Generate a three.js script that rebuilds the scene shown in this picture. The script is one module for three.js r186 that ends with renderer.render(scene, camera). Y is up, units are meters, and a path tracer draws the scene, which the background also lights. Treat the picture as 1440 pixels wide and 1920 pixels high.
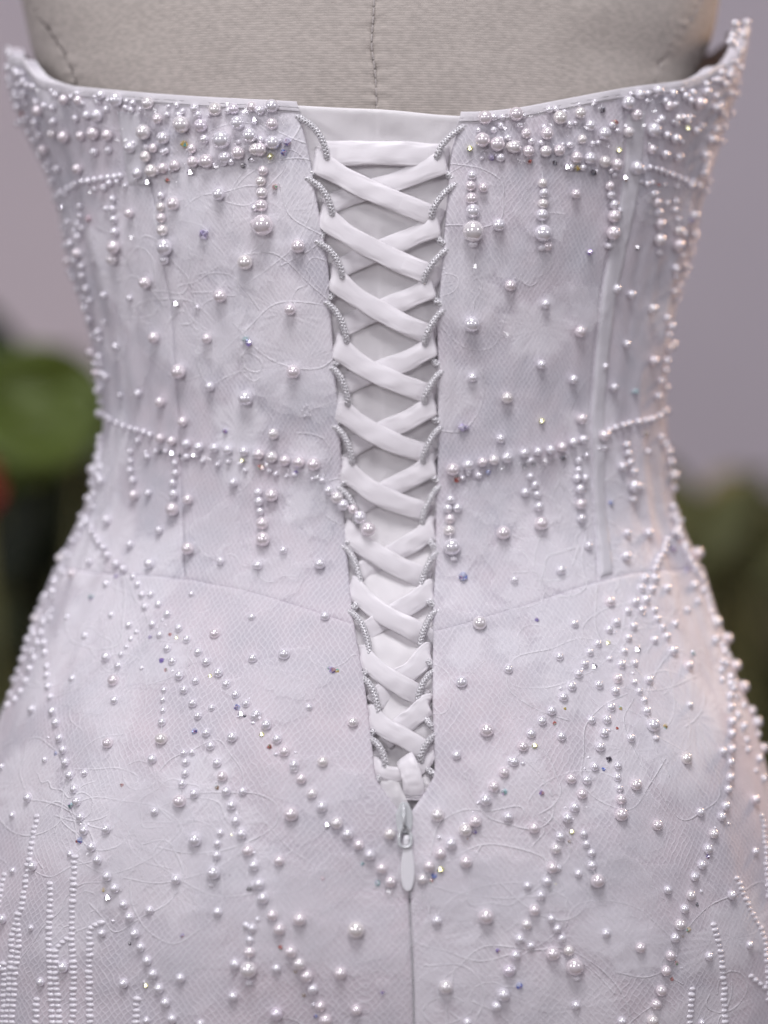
import * as THREE from 'three';
import { mergeGeometries } from 'three/addons/utils/BufferGeometryUtils.js';
import { RoundedBoxGeometry } from 'three/addons/geometries/RoundedBoxGeometry.js';
import { RectAreaLightUniformsLib } from 'three/addons/lights/RectAreaLightUniformsLib.js';
import { createNoise2D, createNoise3D } from 'simplex-noise';

// ------------------------------------------------------------------ camera, room light, lamps, exposure
const EYE = 1.15, MM = 0.000245;              // camera height; metres per photograph pixel one metre from the lens
const scene = new THREE.Scene();
const camera = new THREE.PerspectiveCamera(2 * Math.atan(960 * MM) * 180 / Math.PI, 0.75, 0.05, 30);
camera.position.set(0, EYE, 1);
camera.lookAt(0, EYE, 0);
camera.focus = 0.992;
camera.userData.fStop = 1.9;
const renderer = new THREE.WebGLRenderer({ antialias: true });
renderer.toneMapping = THREE.LinearToneMapping;
renderer.toneMappingExposure = 1.06;
renderer.shadowMap.enabled = true;
scene.background = new THREE.Color().setRGB(0.21, 0.196, 0.228);      // dim even light of the shop around
RectAreaLightUniformsLib.init();
const AIM = [0, EYE, 0];
// position, aim, size, radiance, colour, label
const LAMPS = [
  [[-0.42, EYE + 0.5, 1.75], AIM, 0.4, 9.2, [0.965, 0.955, 1.0], 'square softbox lamp just left of the camera'],
  [[-0.08, EYE + 1.5, 0.86], AIM, 0.7, 10.8, [0.97, 0.952, 1.0], 'square ceiling lamp hanging above the camera'],
  [[1.35, EYE + 0.5, 1.05], AIM, 0.36, 5.6, [0.96, 0.96, 1.0], 'square softbox lamp right of the camera'],
  [[-1.5, EYE + 0.45, 0.95], AIM, 0.36, 10, [0.97, 0.96, 1], 'square softbox lamp far left of the camera'],
  [[1.15, EYE + 0.75, -0.95], [0.2, EYE, -0.1], 0.3, 46, [1, 0.64, 0.4], 'warm lamp behind the gown on the right'],
];

// ------------------------------------------------------------------ helpers
function rng(seed) { let a = seed >>> 0; return () => { a = (a + 0x6D2B79F5) | 0; let t = Math.imul(a ^ (a >>> 15), 1 | a); t = (t + Math.imul(t ^ (t >>> 7), 61 | t)) ^ t; return ((t ^ (t >>> 14)) >>> 0) / 4294967296; }; }
const rand = rng(77);
const n2 = createNoise2D(rng(5)), n3 = createNoise3D(rng(9));
const V = (x, y, z) => new THREE.Vector3(x, y, z);
const lerp = (a, b, t) => a + (b - a) * t, clamp = (x, a, b) => Math.min(b, Math.max(a, x));
const smooth = (a, b, x) => { const t = clamp((x - a) / (b - a), 0, 1); return t * t * (3 - 2 * t); };
const spow = (v, p) => Math.sign(v) * Math.pow(Math.abs(v), p);
function table(pts) {                          // smooth interpolation through [x, y] points
  const p = pts.slice().sort((a, b) => a[0] - b[0]), n = p.length, m = [];
  for (let i = 0; i < n; i++) { const a = p[Math.max(0, i - 1)], b = p[Math.min(n - 1, i + 1)]; m.push((b[1] - a[1]) / (b[0] - a[0] || 1)); }
  return (x) => {
    if (x <= p[0][0]) return p[0][1];
    if (x >= p[n - 1][0]) return p[n - 1][1];
    let i = 0; while (x > p[i + 1][0]) i++;
    const h = p[i + 1][0] - p[i][0], t = (x - p[i][0]) / h, t2 = t * t, t3 = t2 * t;
    return (2 * t3 - 3 * t2 + 1) * p[i][1] + (t3 - 2 * t2 + t) * h * m[i] + (-2 * t3 + 3 * t2) * p[i + 1][1] + (t3 - t2) * h * m[i + 1];
  };
}
const used = {};
function numbered(name) { const k = used[name] = (used[name] ?? -1) + 1; return k ? name + '_' + String(k).padStart(3, '0') : name; }
function mesh(name, geometry, material, parent, kind) {
  const o = new THREE.Mesh(geometry, material); o.name = numbered(name); o.castShadow = o.receiveShadow = true;
  if (kind) o.userData.kind = kind;
  parent.add(o); return o;
}
function thing(name, label, category, at = [0, 0, 0], group) {
  const o = new THREE.Group(); o.name = numbered(name); o.position.set(...at); o.userData = { label, category };
  if (group) o.userData.group = group;
  scene.add(o); return o;
}
function part(name, parent) { const o = new THREE.Group(); o.name = numbered(name); parent.add(o); return o; }
function geo(pos, idx, uv) {
  const g = new THREE.BufferGeometry();
  g.setAttribute('position', new THREE.Float32BufferAttribute(pos, 3));
  g.setAttribute('uv', new THREE.Float32BufferAttribute(uv, 2));
  g.setIndex(idx); g.computeVertexNormals(); return g;
}
function texture(w, h, fn, srgb) {             // fn(i, j) -> [r, g, b], linear unless srgb
  const d = new Uint8Array(w * h * 4);
  for (let j = 0, k = 0; j < h; j++) for (let i = 0; i < w; i++, k += 4) { const c = fn(i, j); d[k] = c[0] * 255; d[k + 1] = c[1] * 255; d[k + 2] = c[2] * 255; d[k + 3] = 255; }
  const t = new THREE.DataTexture(d, w, h); t.magFilter = t.minFilter = THREE.LinearFilter; t.wrapS = t.wrapT = THREE.RepeatWrapping;
  if (srgb) t.colorSpace = THREE.SRGBColorSpace;
  t.needsUpdate = true; return t;
}
const toS = (l) => l <= 0.0031308 ? 12.92 * l : 1.055 * Math.pow(l, 1 / 2.4) - 0.055;

// ------------------------------------------------------------------ the body of the gown: oval sections that change with height
const POW = 2.35, E2 = 2 / POW;
const yOf = (py, depth = 0.09) => EYE + (960 - py) * MM * (1 + depth);
const zBack = table([[2.2, -0.03], [yOf(-250, 0), -0.012], [yOf(0, 0), -0.001], [yOf(200, 0), 0.001], [yOf(450, 0), -0.004], [yOf(780, 0), -0.016], [yOf(960, 0), -0.018], [yOf(1080, 0), -0.011], [yOf(1180, 0), 0.001], [yOf(1330, 0), 0.018], [yOf(1500, 0), 0.031], [yOf(1680, 0), 0.036], [yOf(1920, 0), 0.033], [yOf(2150, 0), 0.03], [0.7, 0.04], [0, 0.2]]);
const depthB = table([[2.2, 0.1], [yOf(0), 0.112], [yOf(300), 0.112], [yOf(780), 0.1], [yOf(1100), 0.118], [yOf(1500), 0.14], [yOf(1920), 0.15], [0, 0.42]]);
function fitA(half, y) {                       // half width whose outline, seen from the front, is that wide
  let lo = half * 0.8, hi = half * 1.6;
  for (let k = 0; k < 30; k++) {
    const a = (lo + hi) / 2, b = depthB(y), z0 = zBack(y) - b; let best = 0;
    for (let t = 0.2; t < 1.7; t += 0.02) best = Math.max(best, a * spow(Math.sin(t), E2) / (1 - z0 - b * spow(Math.cos(t), E2)));
    if (best > half) hi = a; else lo = a;
  }
  return (lo + hi) / 2;
}
const outline = [[-250, -60, 1460], [0, 12, 1398], [80, 12, 1396], [150, 14, 1384], [200, 30, 1374], [250, 54, 1356], [300, 80, 1340], [350, 99, 1324], [400, 112, 1310], [500, 132, 1284], [600, 163, 1262], [700, 181, 1249], [780, 190, 1245], [850, 186, 1252], [950, 162, 1266], [1050, 119, 1304], [1150, 80, 1334], [1250, 42, 1368], [1350, -4, 1406], [1500, -55, 1448], [1700, -110, 1488], [1920, -150, 1520]];
const rows = outline.map(([py, l, r]) => { const y = yOf(py); return [y, fitA((r - l) / 2 * MM, y), ((l + r) / 2 - 720) * MM * 1.09]; });
const halfW = table([...rows.map((r) => [r[0], r[1]]), [0, 0.5], [2.2, 0.2]]), midX = table([...rows.map((r) => [r[0], r[2]]), [0, 0.02], [2.2, 0]]);
// lateral coordinate s: arc length on a reference section, so that cloth textures keep their size
const ARC = [0]; { let px = 0, pz = 0.12; for (let i = 1; i <= 4000; i++) { const t = i / 4000 * Math.PI, x = 0.155 * spow(Math.sin(t), E2), z = 0.12 * spow(Math.cos(t), E2); ARC.push(ARC[i - 1] + Math.hypot(x - px, z - pz)); px = x; pz = z; } }
const SMAX = ARC[4000];
function sOf(t) { const f = clamp(Math.abs(t) / Math.PI * 4000, 0, 3999.999), i = Math.floor(f); return Math.sign(t) * lerp(ARC[i], ARC[i + 1], f - i); }
function tOf(s) { const q = Math.min(Math.abs(s), SMAX); let lo = 0, hi = 4000; while (hi - lo > 1) { const m = (lo + hi) >> 1; if (ARC[m] <= q) lo = m; else hi = m; } return Math.sign(s) * (lo + (q - ARC[lo]) / (ARC[hi] - ARC[lo] || 1)) / 4000 * Math.PI; }
const GOWN = { a: halfW, b: depthB, z: zBack, x: midX };
function flat(s, y, B = GOWN, out = V()) { const t = tOf(s), b = B.b(y); return out.set(B.x(y) + B.a(y) * spow(Math.sin(t), E2), y, B.z(y) - b + b * spow(Math.cos(t), E2)); }
const ta = V(), tb = V(), tc = V(), td = V();
function normalAt(s, y, B = GOWN) { const e = 0.0015; flat(s - e, y, B, ta); flat(s + e, y, B, tb); flat(s, y - e, B, tc); flat(s, y + e, B, td); return tb.sub(ta).cross(td.sub(tc)).normalize().clone(); }
function folds(s, y) {                         // soft unevenness of the worn cloth, metres
  const side = smooth(0.1, 0.17, Math.abs(s)), low = smooth(EYE - 0.02, EYE - 0.12, y);
  return 0.0011 * n3(s * 14, y * 9, 1) + 0.0005 * n3(s * 45, y * 26, 2) + 0.00016 * n3(s * 130, y * 110, 3) + side * (1 - low) * 0.0016 * n3(s * 60, y * 7, 4) + low * 0.0013 * n3(s * 24, y * 12, 6);
}
function on(s, y, off = 0, B = GOWN) { const n = normalAt(s, y, B); return flat(s, y, B).addScaledVector(n, off + (B === GOWN ? folds(s, y) : 0)); }
// the place on the gown that lies off metres above its cloth along the line of sight of one photograph pixel
function spot(px, py, off = 0) {
  const mid = 712 + clamp(py - 960, -400, 900) * 0.02;
  for (let tries = 0; tries < 60; tries++) {
    const d = V((px - 720) * MM, (960 - py) * MM, -1);
    const F = (q) => { const x = d.x * q, y = EYE + d.y * q, z = 1 - q, b = depthB(y); return Math.pow(Math.abs((x - midX(y)) / (halfW(y) + off)), POW) + Math.pow(Math.abs((z - zBack(y) + b) / (b + off)), POW) - 1; };
    let q = 0.85, hit = 0;
    for (; q < 1.2; q += 0.004) if (F(q) < 0) { hit = 1; break; }
    if (!hit) { px += Math.sign(mid - px) * 0.8; continue; }
    let lo = q - 0.004, hi = q; for (let k = 0; k < 14; k++) { const m = (lo + hi) / 2; if (F(m) < 0) hi = m; else lo = m; }
    q = (lo + hi) / 2;
    const p = V(d.x * q, EYE + d.y * q, 1 - q), y = p.y, b = depthB(y);
    const t = Math.atan2(spow((p.x - midX(y)) / (halfW(y) + off), POW / 2), spow((p.z - zBack(y) + b) / (b + off), POW / 2)), s = sOf(t), n = normalAt(s, y);
    return { p: p.addScaledVector(n, folds(s, y)), s, y, n };
  }
  return null;
}
const alongY = (pts) => table(pts.map(([x, y]) => { const h = spot(x, y); return [h.y, h.s]; }));
const alongS = (pts, ends = []) => table([...pts.map(([x, y]) => { const h = spot(x, y); return [h.s, h.y]; }), ...ends]);
// outlines of the cut pieces, read off the photograph
const edgeL = alongY([[548, 180], [556, 205], [570, 255], [584, 320], [597, 400], [612, 480], [620, 600], [632, 750], [640, 900], [648, 1000], [656, 1100], [669, 1200], [686, 1300], [698, 1400], [706, 1462], [722, 1486], [738, 1508], [752, 1527], [759, 1545], [764, 1640], [767, 1700], [774, 1920], [778, 2100]]);
const edgeR = alongY([[872, 190], [868, 215], [856, 255], [846, 300], [838, 400], [831, 480], [822, 600], [822, 700], [820, 900], [818, 1000], [814, 1100], [812, 1200], [811, 1300], [814, 1400], [815, 1446], [805, 1472], [788, 1498], [769, 1525], [764, 1545], [768, 1640], [771, 1700], [778, 1920], [782, 2100]]);
const seamL = alongY([[262, 160], [268, 250], [282, 345], [300, 440], [318, 560], [330, 700], [338, 850], [345, 1080], [352, 1200]]);
const seamR = alongY([[1172, 150], [1168, 320], [1148, 440], [1128, 560], [1116, 680], [1111, 820], [1112, 950], [1122, 1080], [1130, 1200]]);
const neck = alongS([[40, 112], [76, 150], [120, 163], [200, 172], [350, 184], [520, 193], [600, 197], [720, 203], [868, 214], [960, 208], [1060, 190], [1180, 168], [1260, 158], [1310, 147], [1348, 126]], [[-0.5, EYE + 950 * MM], [-0.25, EYE + 948 * MM], [-0.2, EYE + 950 * MM], [-0.189, EYE + 915 * MM], [0.176, EYE + 895 * MM], [0.184, EYE + 938 * MM], [0.194, EYE + 985 * MM], [0.25, EYE + 985 * MM], [0.5, EYE + 960 * MM]]);
const waist = alongS([[180, 1075], [345, 1086], [480, 1112], [645, 1166], [740, 1190], [820, 1182], [960, 1142], [1120, 1092], [1230, 1072]], [[-0.5, yOf(1050)], [0.5, yOf(1050)]]);

// ------------------------------------------------------------------ cloth textures
const TW = 1024, TH = 2048, TS = 0.30, TY = 0.60, Y0 = EYE - 0.30;     // one sheet: 0.3 m of arc by 0.6 m of height
function laceSheet(seed, side) {
  const r = rng(seed), petal = new Float32Array(TW * TH), cord = new Float32Array(TW * TH);
  const put = (s, y) => [s / TS * TW, (y - Y0) / TY * TH], K = TW / TS;
  function blob(s, y, rad, stretch, turn, strength) {
    const [cx, cy] = put(s, y), R = rad * K, c = Math.cos(turn), q = Math.sin(turn), seedN = r() * 99;
    for (let j = Math.max(0, cy - 2 * R | 0); j < Math.min(TH, cy + 2 * R); j++) for (let i = Math.max(0, cx - 2 * R | 0); i < Math.min(TW, cx + 2 * R); i++) {
      const dx = (i - cx) / R, dy = (j - cy) / R, u = (dx * c + dy * q) / stretch, v = (-dx * q + dy * c), an = Math.atan2(v, u);
      const edge = 0.8 + 0.2 * n2(Math.cos(an) * 1.3 + seedN, Math.sin(an) * 1.3) + 0.07 * n2(Math.cos(an) * 6 + seedN, Math.sin(an) * 6);
      const d = Math.hypot(u, v) / edge; if (d > 1) continue;
      const rib = 0.8 + 0.2 * n2(an * 4 + seedN, d * 1.5);
      const k = j * TW + i; petal[k] = Math.max(petal[k], strength * smooth(1, 0.62, d) * rib);
    }
  }
  function line(pts, w, h) {
    const cv = new THREE.CatmullRomCurve3(pts.map(([s, y]) => { const [a, b] = put(s, y); return V(a, b, 0); })), len = cv.getLength(), N = Math.ceil(len / 1.2);
    for (let k = 0; k <= N; k++) {
      const p = cv.getPoint(k / N), R = w * K * (0.8 + 0.35 * n2(p.x * 0.05, p.y * 0.05 + seed));
      for (let j = Math.floor(p.y - R - 1); j <= p.y + R + 1; j++) for (let i = Math.floor(p.x - R - 1); i <= p.x + R + 1; i++) {
        if (i < 0 || j < 0 || i >= TW || j >= TH) continue;
        const d = Math.hypot(i - p.x, j - p.y) / R; if (d < 1.2) { const k2 = j * TW + i; cord[k2] = Math.max(cord[k2], h * smooth(1.2, 0.3, d)); }
      }
    }
  }
  for (let f = 0; f < 42; f++) {                // lace flowers: lobes with an outline cord, tendrils between
    const s = r() * TS, y = Y0 + r() * TY, n = 3 + (r() * 4 | 0), a0 = r() * 6.3, R = 0.012 + 0.018 * r(), st = 0.5 + 0.5 * r();
    for (let k = 0; k < n; k++) {
      const an = a0 + k / n * 6.3 * 0.85 + 0.4 * r(), q = R * (0.9 + 0.4 * r()), cs = s + Math.cos(an) * q, cy = y + Math.sin(an) * q * 1.2, L = R * (0.65 + 0.4 * r()), W = 1.25 + 0.5 * r();
      blob(cs, cy, L, W, an, st * (0.7 + 0.3 * r()));
      if (r() < 0.75) { const ring = []; const i0 = r() * 6; for (let i = 0; i < 9; i++) { const b = i0 + i / 9 * 6.3 * (0.6 + 0.25 * st); const e = 0.84 + 0.16 * n2(Math.cos(b) + f, Math.sin(b) + k); ring.push([cs + (Math.cos(b) * Math.cos(an) * W - Math.sin(b) * Math.sin(an)) * L * e, cy + (Math.cos(b) * Math.sin(an) * W + Math.sin(b) * Math.cos(an)) * L * e]); } line(ring, 0.0004, 0.35 + 0.45 * r()); }
    }
  }
  for (let f = 0; f < 40; f++) {
    let s = r() * TS, y = Y0 + r() * TY, d = r() * 6.3, turn = (r() < 0.5 ? -1 : 1) * (0.5 + 0.7 * r()); const p = [[s, y]];
    for (let k = 0; k < 12; k++) { d += turn * 0.7 + (r() - 0.5) * 0.7; if (r() < 0.22) turn = -turn; const st = 0.003 + 0.0035 * r(); s += Math.cos(d) * st; y += Math.sin(d) * st; p.push([s, y]); }
    line(p, 0.00036, 0.35 + 0.45 * r());
  }
  const low = new Float32Array(TW * TH), bump = new Float32Array(TW * TH), net = new Float32Array(TW * TH);
  for (let j = 0, k = 0; j < TH; j++) for (let i = 0; i < TW; i++, k++) {
    const s = i / TW * TS, y = Y0 + j / TH * TY, wx = s + 0.0005 * n2(s * 160, y * 160), wy = y + 0.0005 * n2(s * 160 + 50, y * 160);
    const a = Math.abs(Math.sin(Math.PI * (wx / 0.0024 + wy / 0.0038))), b = Math.abs(Math.sin(Math.PI * (wx / 0.0024 - wy / 0.0038)));
    const dir = 0.75 + 0.25 * n2(s * 25, y * 25 + 9);
    const t = Math.max(smooth(0.46, 0.1, a) * dir, smooth(0.46, 0.1, b) * (1.5 - dir) * 0.85);
    net[k] = t * (1 - 0.8 * petal[k]);
    low[k] = n2(s * 18, y * 18 + seed) * 0.6 + n2(s * 60, y * 60 + seed) * 0.4;
    bump[k] = 0.25 * net[k] + 0.45 * petal[k] + 0.55 * cord[k];
  }
  const col = texture(TW, TH, (i, j) => {
    const k = j * TW + i, g = n2(i * 0.35, j * 0.35) * 0.012, y = Y0 + j / TH * TY;
    const cover = clamp(0.72 * net[k] + 0.85 * petal[k] + 0.75 * cord[k], 0, 1), blush = 0.5 + 0.5 * low[k] + 0.25 * smooth(EYE - 0.02, EYE - 0.08, y);
    const base = [lerp(0.53, 0.69, blush), lerp(0.53, 0.625, blush), lerp(0.585, 0.67, blush)];
    return [toS(clamp(lerp(base[0], 0.87, cover) + g, 0, 1)), toS(clamp(lerp(base[1], 0.85, cover) + g, 0, 1)), toS(clamp(lerp(base[2], 0.885, cover) + g, 0, 1))];
  }, true);
  const bmp = texture(TW, TH, (i, j) => { const v = clamp(bump[j * TW + i], 0, 1); return [v, v, v]; });
  return { map: col, bumpMap: bmp };
}
const laceMat = (seed, name) => { const t = laceSheet(seed); return new THREE.MeshPhysicalMaterial({ name, ...t, bumpScale: 0.0009, roughness: 0.72, sheen: 0.5, sheenRoughness: 0.5, sheenColor: new THREE.Color(1, 0.97, 1), specularIntensity: 0.5 }); };
const M = {};
M.laceL = laceMat(21, 'lace_left'); M.laceR = laceMat(64, 'lace_right');
const weave = texture(256, 256, (i, j) => { const v = 0.5 + 0.3 * Math.sin((i + j) * Math.PI / 4) + 0.2 * n2(i * 0.2, j * 0.2); return [clamp(v, 0, 1), clamp(v, 0, 1), clamp(v, 0, 1)]; });
weave.repeat.set(40, 40);
M.satin = new THREE.MeshPhysicalMaterial({ name: 'satin', color: new THREE.Color().setRGB(0.76, 0.735, 0.765), roughness: 0.5, sheen: 0.4, sheenRoughness: 0.4, sheenColor: new THREE.Color(1, 1, 1), bumpMap: weave, bumpScale: 0.00005 });
const crease = texture(256, 256, (i, j) => { const v = clamp(0.5 + 0.34 * n2(i * 0.018, j * 0.035) + 0.05 * n2(i * 0.03, j * 0.16) + 0.03 * n2(i * 0.5, j * 0.5), 0, 1); return [v, v, v]; });
M.ribbon = new THREE.MeshPhysicalMaterial({ name: 'ribbon_satin', color: new THREE.Color().setRGB(0.87, 0.84, 0.865), bumpMap: crease, bumpScale: 0.00016, roughness: 0.38, sheen: 0.4, sheenRoughness: 0.35, sheenColor: new THREE.Color(1, 0.98, 1) });
M.lining = new THREE.MeshPhysicalMaterial({ name: 'lining_twill', color: new THREE.Color().setRGB(0.93, 0.905, 0.915), roughness: 0.6, bumpMap: weave, bumpScale: 0.00008 });
M.channel = new THREE.MeshPhysicalMaterial({ name: 'boning_satin', color: new THREE.Color().setRGB(0.68, 0.665, 0.7), roughness: 0.5, bumpMap: weave, bumpScale: 0.00005 });
M.cord = new THREE.MeshPhysicalMaterial({ name: 'silky_cord', color: new THREE.Color().setRGB(0.7, 0.69, 0.71), roughness: 0.25, metalness: 0.25, sheen: 0.3, sheenColor: new THREE.Color(1, 1, 1) });
M.petal = new THREE.MeshPhysicalMaterial({ name: 'organza', color: new THREE.Color().setRGB(0.95, 0.94, 0.97), roughness: 0.8, transparent: true, opacity: 0.2, side: THREE.DoubleSide });
M.thread = new THREE.MeshStandardMaterial({ name: 'thread', color: new THREE.Color().setRGB(0.8, 0.79, 0.82), roughness: 0.6 });
const pearlMat = (c, i) => new THREE.MeshPhysicalMaterial({ name: 'pearl_' + i, color: new THREE.Color().setRGB(...c), metalness: 0.36, roughness: 0.09, clearcoat: 1, clearcoatRoughness: 0.03 });
M.pearl = [pearlMat([0.95, 0.88, 0.91], 'rose'), pearlMat([0.93, 0.91, 0.96], 'cool'), pearlMat([0.95, 0.91, 0.92], 'cream'), pearlMat([0.95, 0.905, 0.89], 'ivory'), pearlMat([0.9, 0.84, 0.92], 'lilac')];
M.milk = new THREE.MeshPhysicalMaterial({ name: 'milky_bead', color: new THREE.Color().setRGB(0.84, 0.815, 0.86), roughness: 0.35, clearcoat: 0.6 });
const gem = (name, c, metal = 0.42) => new THREE.MeshPhysicalMaterial({ name, color: new THREE.Color(1, 1, 1), userData: { c }, vertexColors: true, metalness: metal, roughness: 0.06, clearcoat: 1, clearcoatRoughness: 0.02, flatShading: true });
M.gem = {
  clear: new THREE.MeshPhysicalMaterial({ name: 'clear_crystal', color: new THREE.Color(1, 1, 1), roughness: 0.04, transmission: 1, thickness: 0, ior: 1.6, flatShading: true }),
  white: gem('white_crystal', [0.95, 0.95, 0.97], 1), violet: gem('violet_crystal', [0.32, 0.24, 0.62]), blue: gem('blue_crystal', [0.2, 0.3, 0.78]), gold: gem('golden_crystal', [0.8, 0.58, 0.16]),
  red: gem('red_crystal', [0.6, 0.16, 0.13]), teal: gem('teal_crystal', [0.5, 0.78, 0.8]), dark: gem('dark_crystal', [0.12, 0.1, 0.13]), lilac: gem('lilac_crystal', [0.62, 0.55, 0.85]), pink: gem('pink_crystal', [0.85, 0.5, 0.62]), yellow: gem('yellow_crystal', [0.85, 0.82, 0.4]), brown: gem('brown_crystal', [0.42, 0.26, 0.16]),
};

// ------------------------------------------------------------------ setting: wall, floor, lamps
function struct(name, g, m) { const o = mesh(name, g, m, scene, 'structure'); return o; }
const wallTex = texture(256, 256, (i, j) => { const v = 0.87 + 0.012 * n2(i * 0.05, j * 0.05) + 0.01 * n2(i * 0.3, j * 0.3); return [toS(v * 1.0), toS(v * 0.925), toS(v * 0.985)]; }, true);
const wallGeo = new THREE.BoxGeometry(7, 3.2, 0.1); const wall = struct('wall', wallGeo, new THREE.MeshStandardMaterial({ name: 'painted_wall', map: wallTex, roughness: 0.95 })); wall.position.set(0, 1.6, -2.35);
const floor = struct('floor', new THREE.BoxGeometry(7, 0.06, 6), new THREE.MeshStandardMaterial({ name: 'floor', color: new THREE.Color().setRGB(0.24, 0.21, 0.2), roughness: 0.7 })); floor.position.set(0, -0.03, 0.6);
for (const [at, aim, size, power, c, label] of LAMPS) {
  const g = thing('studio_lamp', label, 'lamp', at); g.lookAt(...aim);
  mesh('housing', new RoundedBoxGeometry(size + 0.04, size + 0.04, 0.1, 2, 0.01).translate(0, 0, -0.07), new THREE.MeshStandardMaterial({ name: 'black_metal', color: 0x111111, roughness: 0.6 }), g);
  mesh('diffuser', new THREE.BoxGeometry(size, size, 0.008).translate(0, 0, -0.012), new THREE.MeshStandardMaterial({ name: 'diffuser', color: 0xffffff, emissive: new THREE.Color().setRGB(...c), emissiveIntensity: 1 }), g);
  const l = new THREE.RectAreaLight(new THREE.Color().setRGB(...c), power, size, size); l.name = 'lamp_light'; l.rotation.y = Math.PI; l.position.z = 0.002; g.add(l);
}

// ------------------------------------------------------------------ dress form
const form = thing('dress_form', 'beige linen covered dress form torso wearing the white gown', 'dress form');
{
  const tuck = 0.011;
  const fa = table([[yOf(-620), 0.062], [yOf(-520), 0.068], [yOf(-430), 0.12], [yOf(-330), 0.178], [yOf(-200), 0.19], [yOf(-60), 0.1815], [yOf(0), 0.1775], [yOf(70), 0.173], [yOf(140), 0.167], [yOf(260), halfW(yOf(260)) - tuck], [yOf(500), halfW(yOf(500)) - tuck], [yOf(780), halfW(yOf(780)) - tuck], [yOf(1150), halfW(yOf(1150)) - tuck], [yOf(1500), halfW(yOf(1500)) - 0.03], [0.75, 0.15]]);
  const B = { a: fa, b: (y) => Math.min(depthB(y) - 0.007, table([[yOf(-620), 0.06], [yOf(-480), 0.066], [yOf(-330), 0.09], [yOf(-100), 0.105], [yOf(100), 0.11]])(y)), z: (y) => zBack(y) - 0.011 - 0.0, x: (y) => midX(y) - 0.0025 * smooth(yOf(260), yOf(140), y) - 0.0005 };
  const linenH = [], W = 1024;
  const thick = Array.from({ length: W }, (_, i) => 0.5 + 0.5 * n2(i * 0.7, 3));
  const fn = (i, j) => { const jj = j + 1.4 * n2(i * 0.012, j * 0.02) + 0.5 * n2(i * 0.09, j * 0.1); const rib = 0.5 + 0.5 * Math.cos(jj * 2 * Math.PI / 10.24), warp = 0.5 + 0.5 * Math.cos(i * 2 * Math.PI / 6.4); const slub = n2(i * 0.02, Math.round(jj / 10.24) * 3.1); return [rib, warp, slub]; };
  const lin = texture(W, W, (i, j) => { const [rb, wp, sl] = fn(i, j), fleck = smooth(0.72, 0.9, n2(i * 0.06, j * 0.12 + 77)); const v = 0.42 + 0.065 * rb * (0.75 + 0.25 * wp) + 0.055 * sl - 0.12 * fleck + 0.012 * n2(i * 0.6, j * 0.6); return [toS(v * 1.0), toS(v * 0.905), toS(v * 0.825)]; }, true);
  const linB = texture(W, W, (i, j) => { const [rb, wp, sl] = fn(i, j), v = clamp(0.6 * rb + 0.2 * wp + 0.15 * sl, 0, 1); return [v, v, v]; });
  M.linen = new THREE.MeshPhysicalMaterial({ name: 'linen', map: lin, bumpMap: linB, bumpScale: 0.00012, roughness: 0.95, sheen: 0.2, sheenRoughness: 0.6, sheenColor: new THREE.Color(1, 0.95, 0.9) });
  const fs = (pts) => table(pts.map(([x, y]) => { const h = spot(x, y, -0.011); return [h.y, h.s]; }));
  const cutL = fs([[52, -20], [75, 20], [100, 80], [125, 140], [145, 200]]), cutR = fs([[1335, -20], [1318, 30], [1295, 75], [1270, 130], [1252, 180]]), cut0 = fs([[714, -20], [710, 60], [711, 120], [708, 200]]);
  const yTop = yOf(-620), yMid = yOf(-60), yLow = yOf(320), yEnd = 0.8;
  const ys = []; for (let i = 0; i < 16; i++) ys.push(lerp(yTop, yMid, i / 16)); for (let i = 0; i < 100; i++) ys.push(lerp(yMid, yLow, i / 100)); for (let i = 0; i <= 20; i++) ys.push(lerp(yLow, yEnd, i / 20));
  function panel(A, Bc) {
    const us = [0, 0.002, 0.006, 0.012, 0.02, 0.035, 0.06]; const cols = [...us, ...Array.from({ length: 40 }, (_, i) => 0.09 + 0.82 * i / 39), ...us.map((u) => 1 - u).reverse()];
    const pos = [], uv = [], idx = [];
    for (const y of ys) for (const u of cols) {
      const s = lerp(A(y), Bc(y), u), d = Math.min(u, 1 - u) * Math.abs(Bc(y) - A(y)), n = normalAt(s, y, B);
      const pucker = 0.0008 * n2(y * 160 + A(y) * 9, u < 0.5 ? 1 : 8) * Math.exp(-d / 0.004);
      const p = flat(s, y, B).addScaledVector(n, -(Math.abs(s) < 0.05 ? 0.0011 : 0.0005) * Math.exp(-d / 0.0007) + pucker + 0.0005 * n2(s * 20, y * 20)); pos.push(p.x, p.y, p.z); uv.push(s / 0.12, y / 0.12);
    }
    const C = cols.length; for (let j = 0; j < ys.length - 1; j++) for (let i = 0; i < C - 1; i++) { const a = j * C + i, b = a + C; idx.push(a, b, a + 1, a + 1, b, b + 1); }
    mesh('linen_panel', geo(pos, idx, uv), M.linen, form);
  }
  panel(() => -SMAX, cutL); panel(cutL, cut0); panel(cut0, cutR); panel(cutR, () => SMAX);
  // stitches sunk in the seams
  const dark = new THREE.MeshStandardMaterial({ name: 'seam_thread', color: new THREE.Color().setRGB(0.1, 0.085, 0.08), roughness: 0.9 }), pale = new THREE.MeshStandardMaterial({ name: 'pale_seam_thread', color: new THREE.Color().setRGB(0.5, 0.46, 0.44), roughness: 0.9 });
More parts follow.
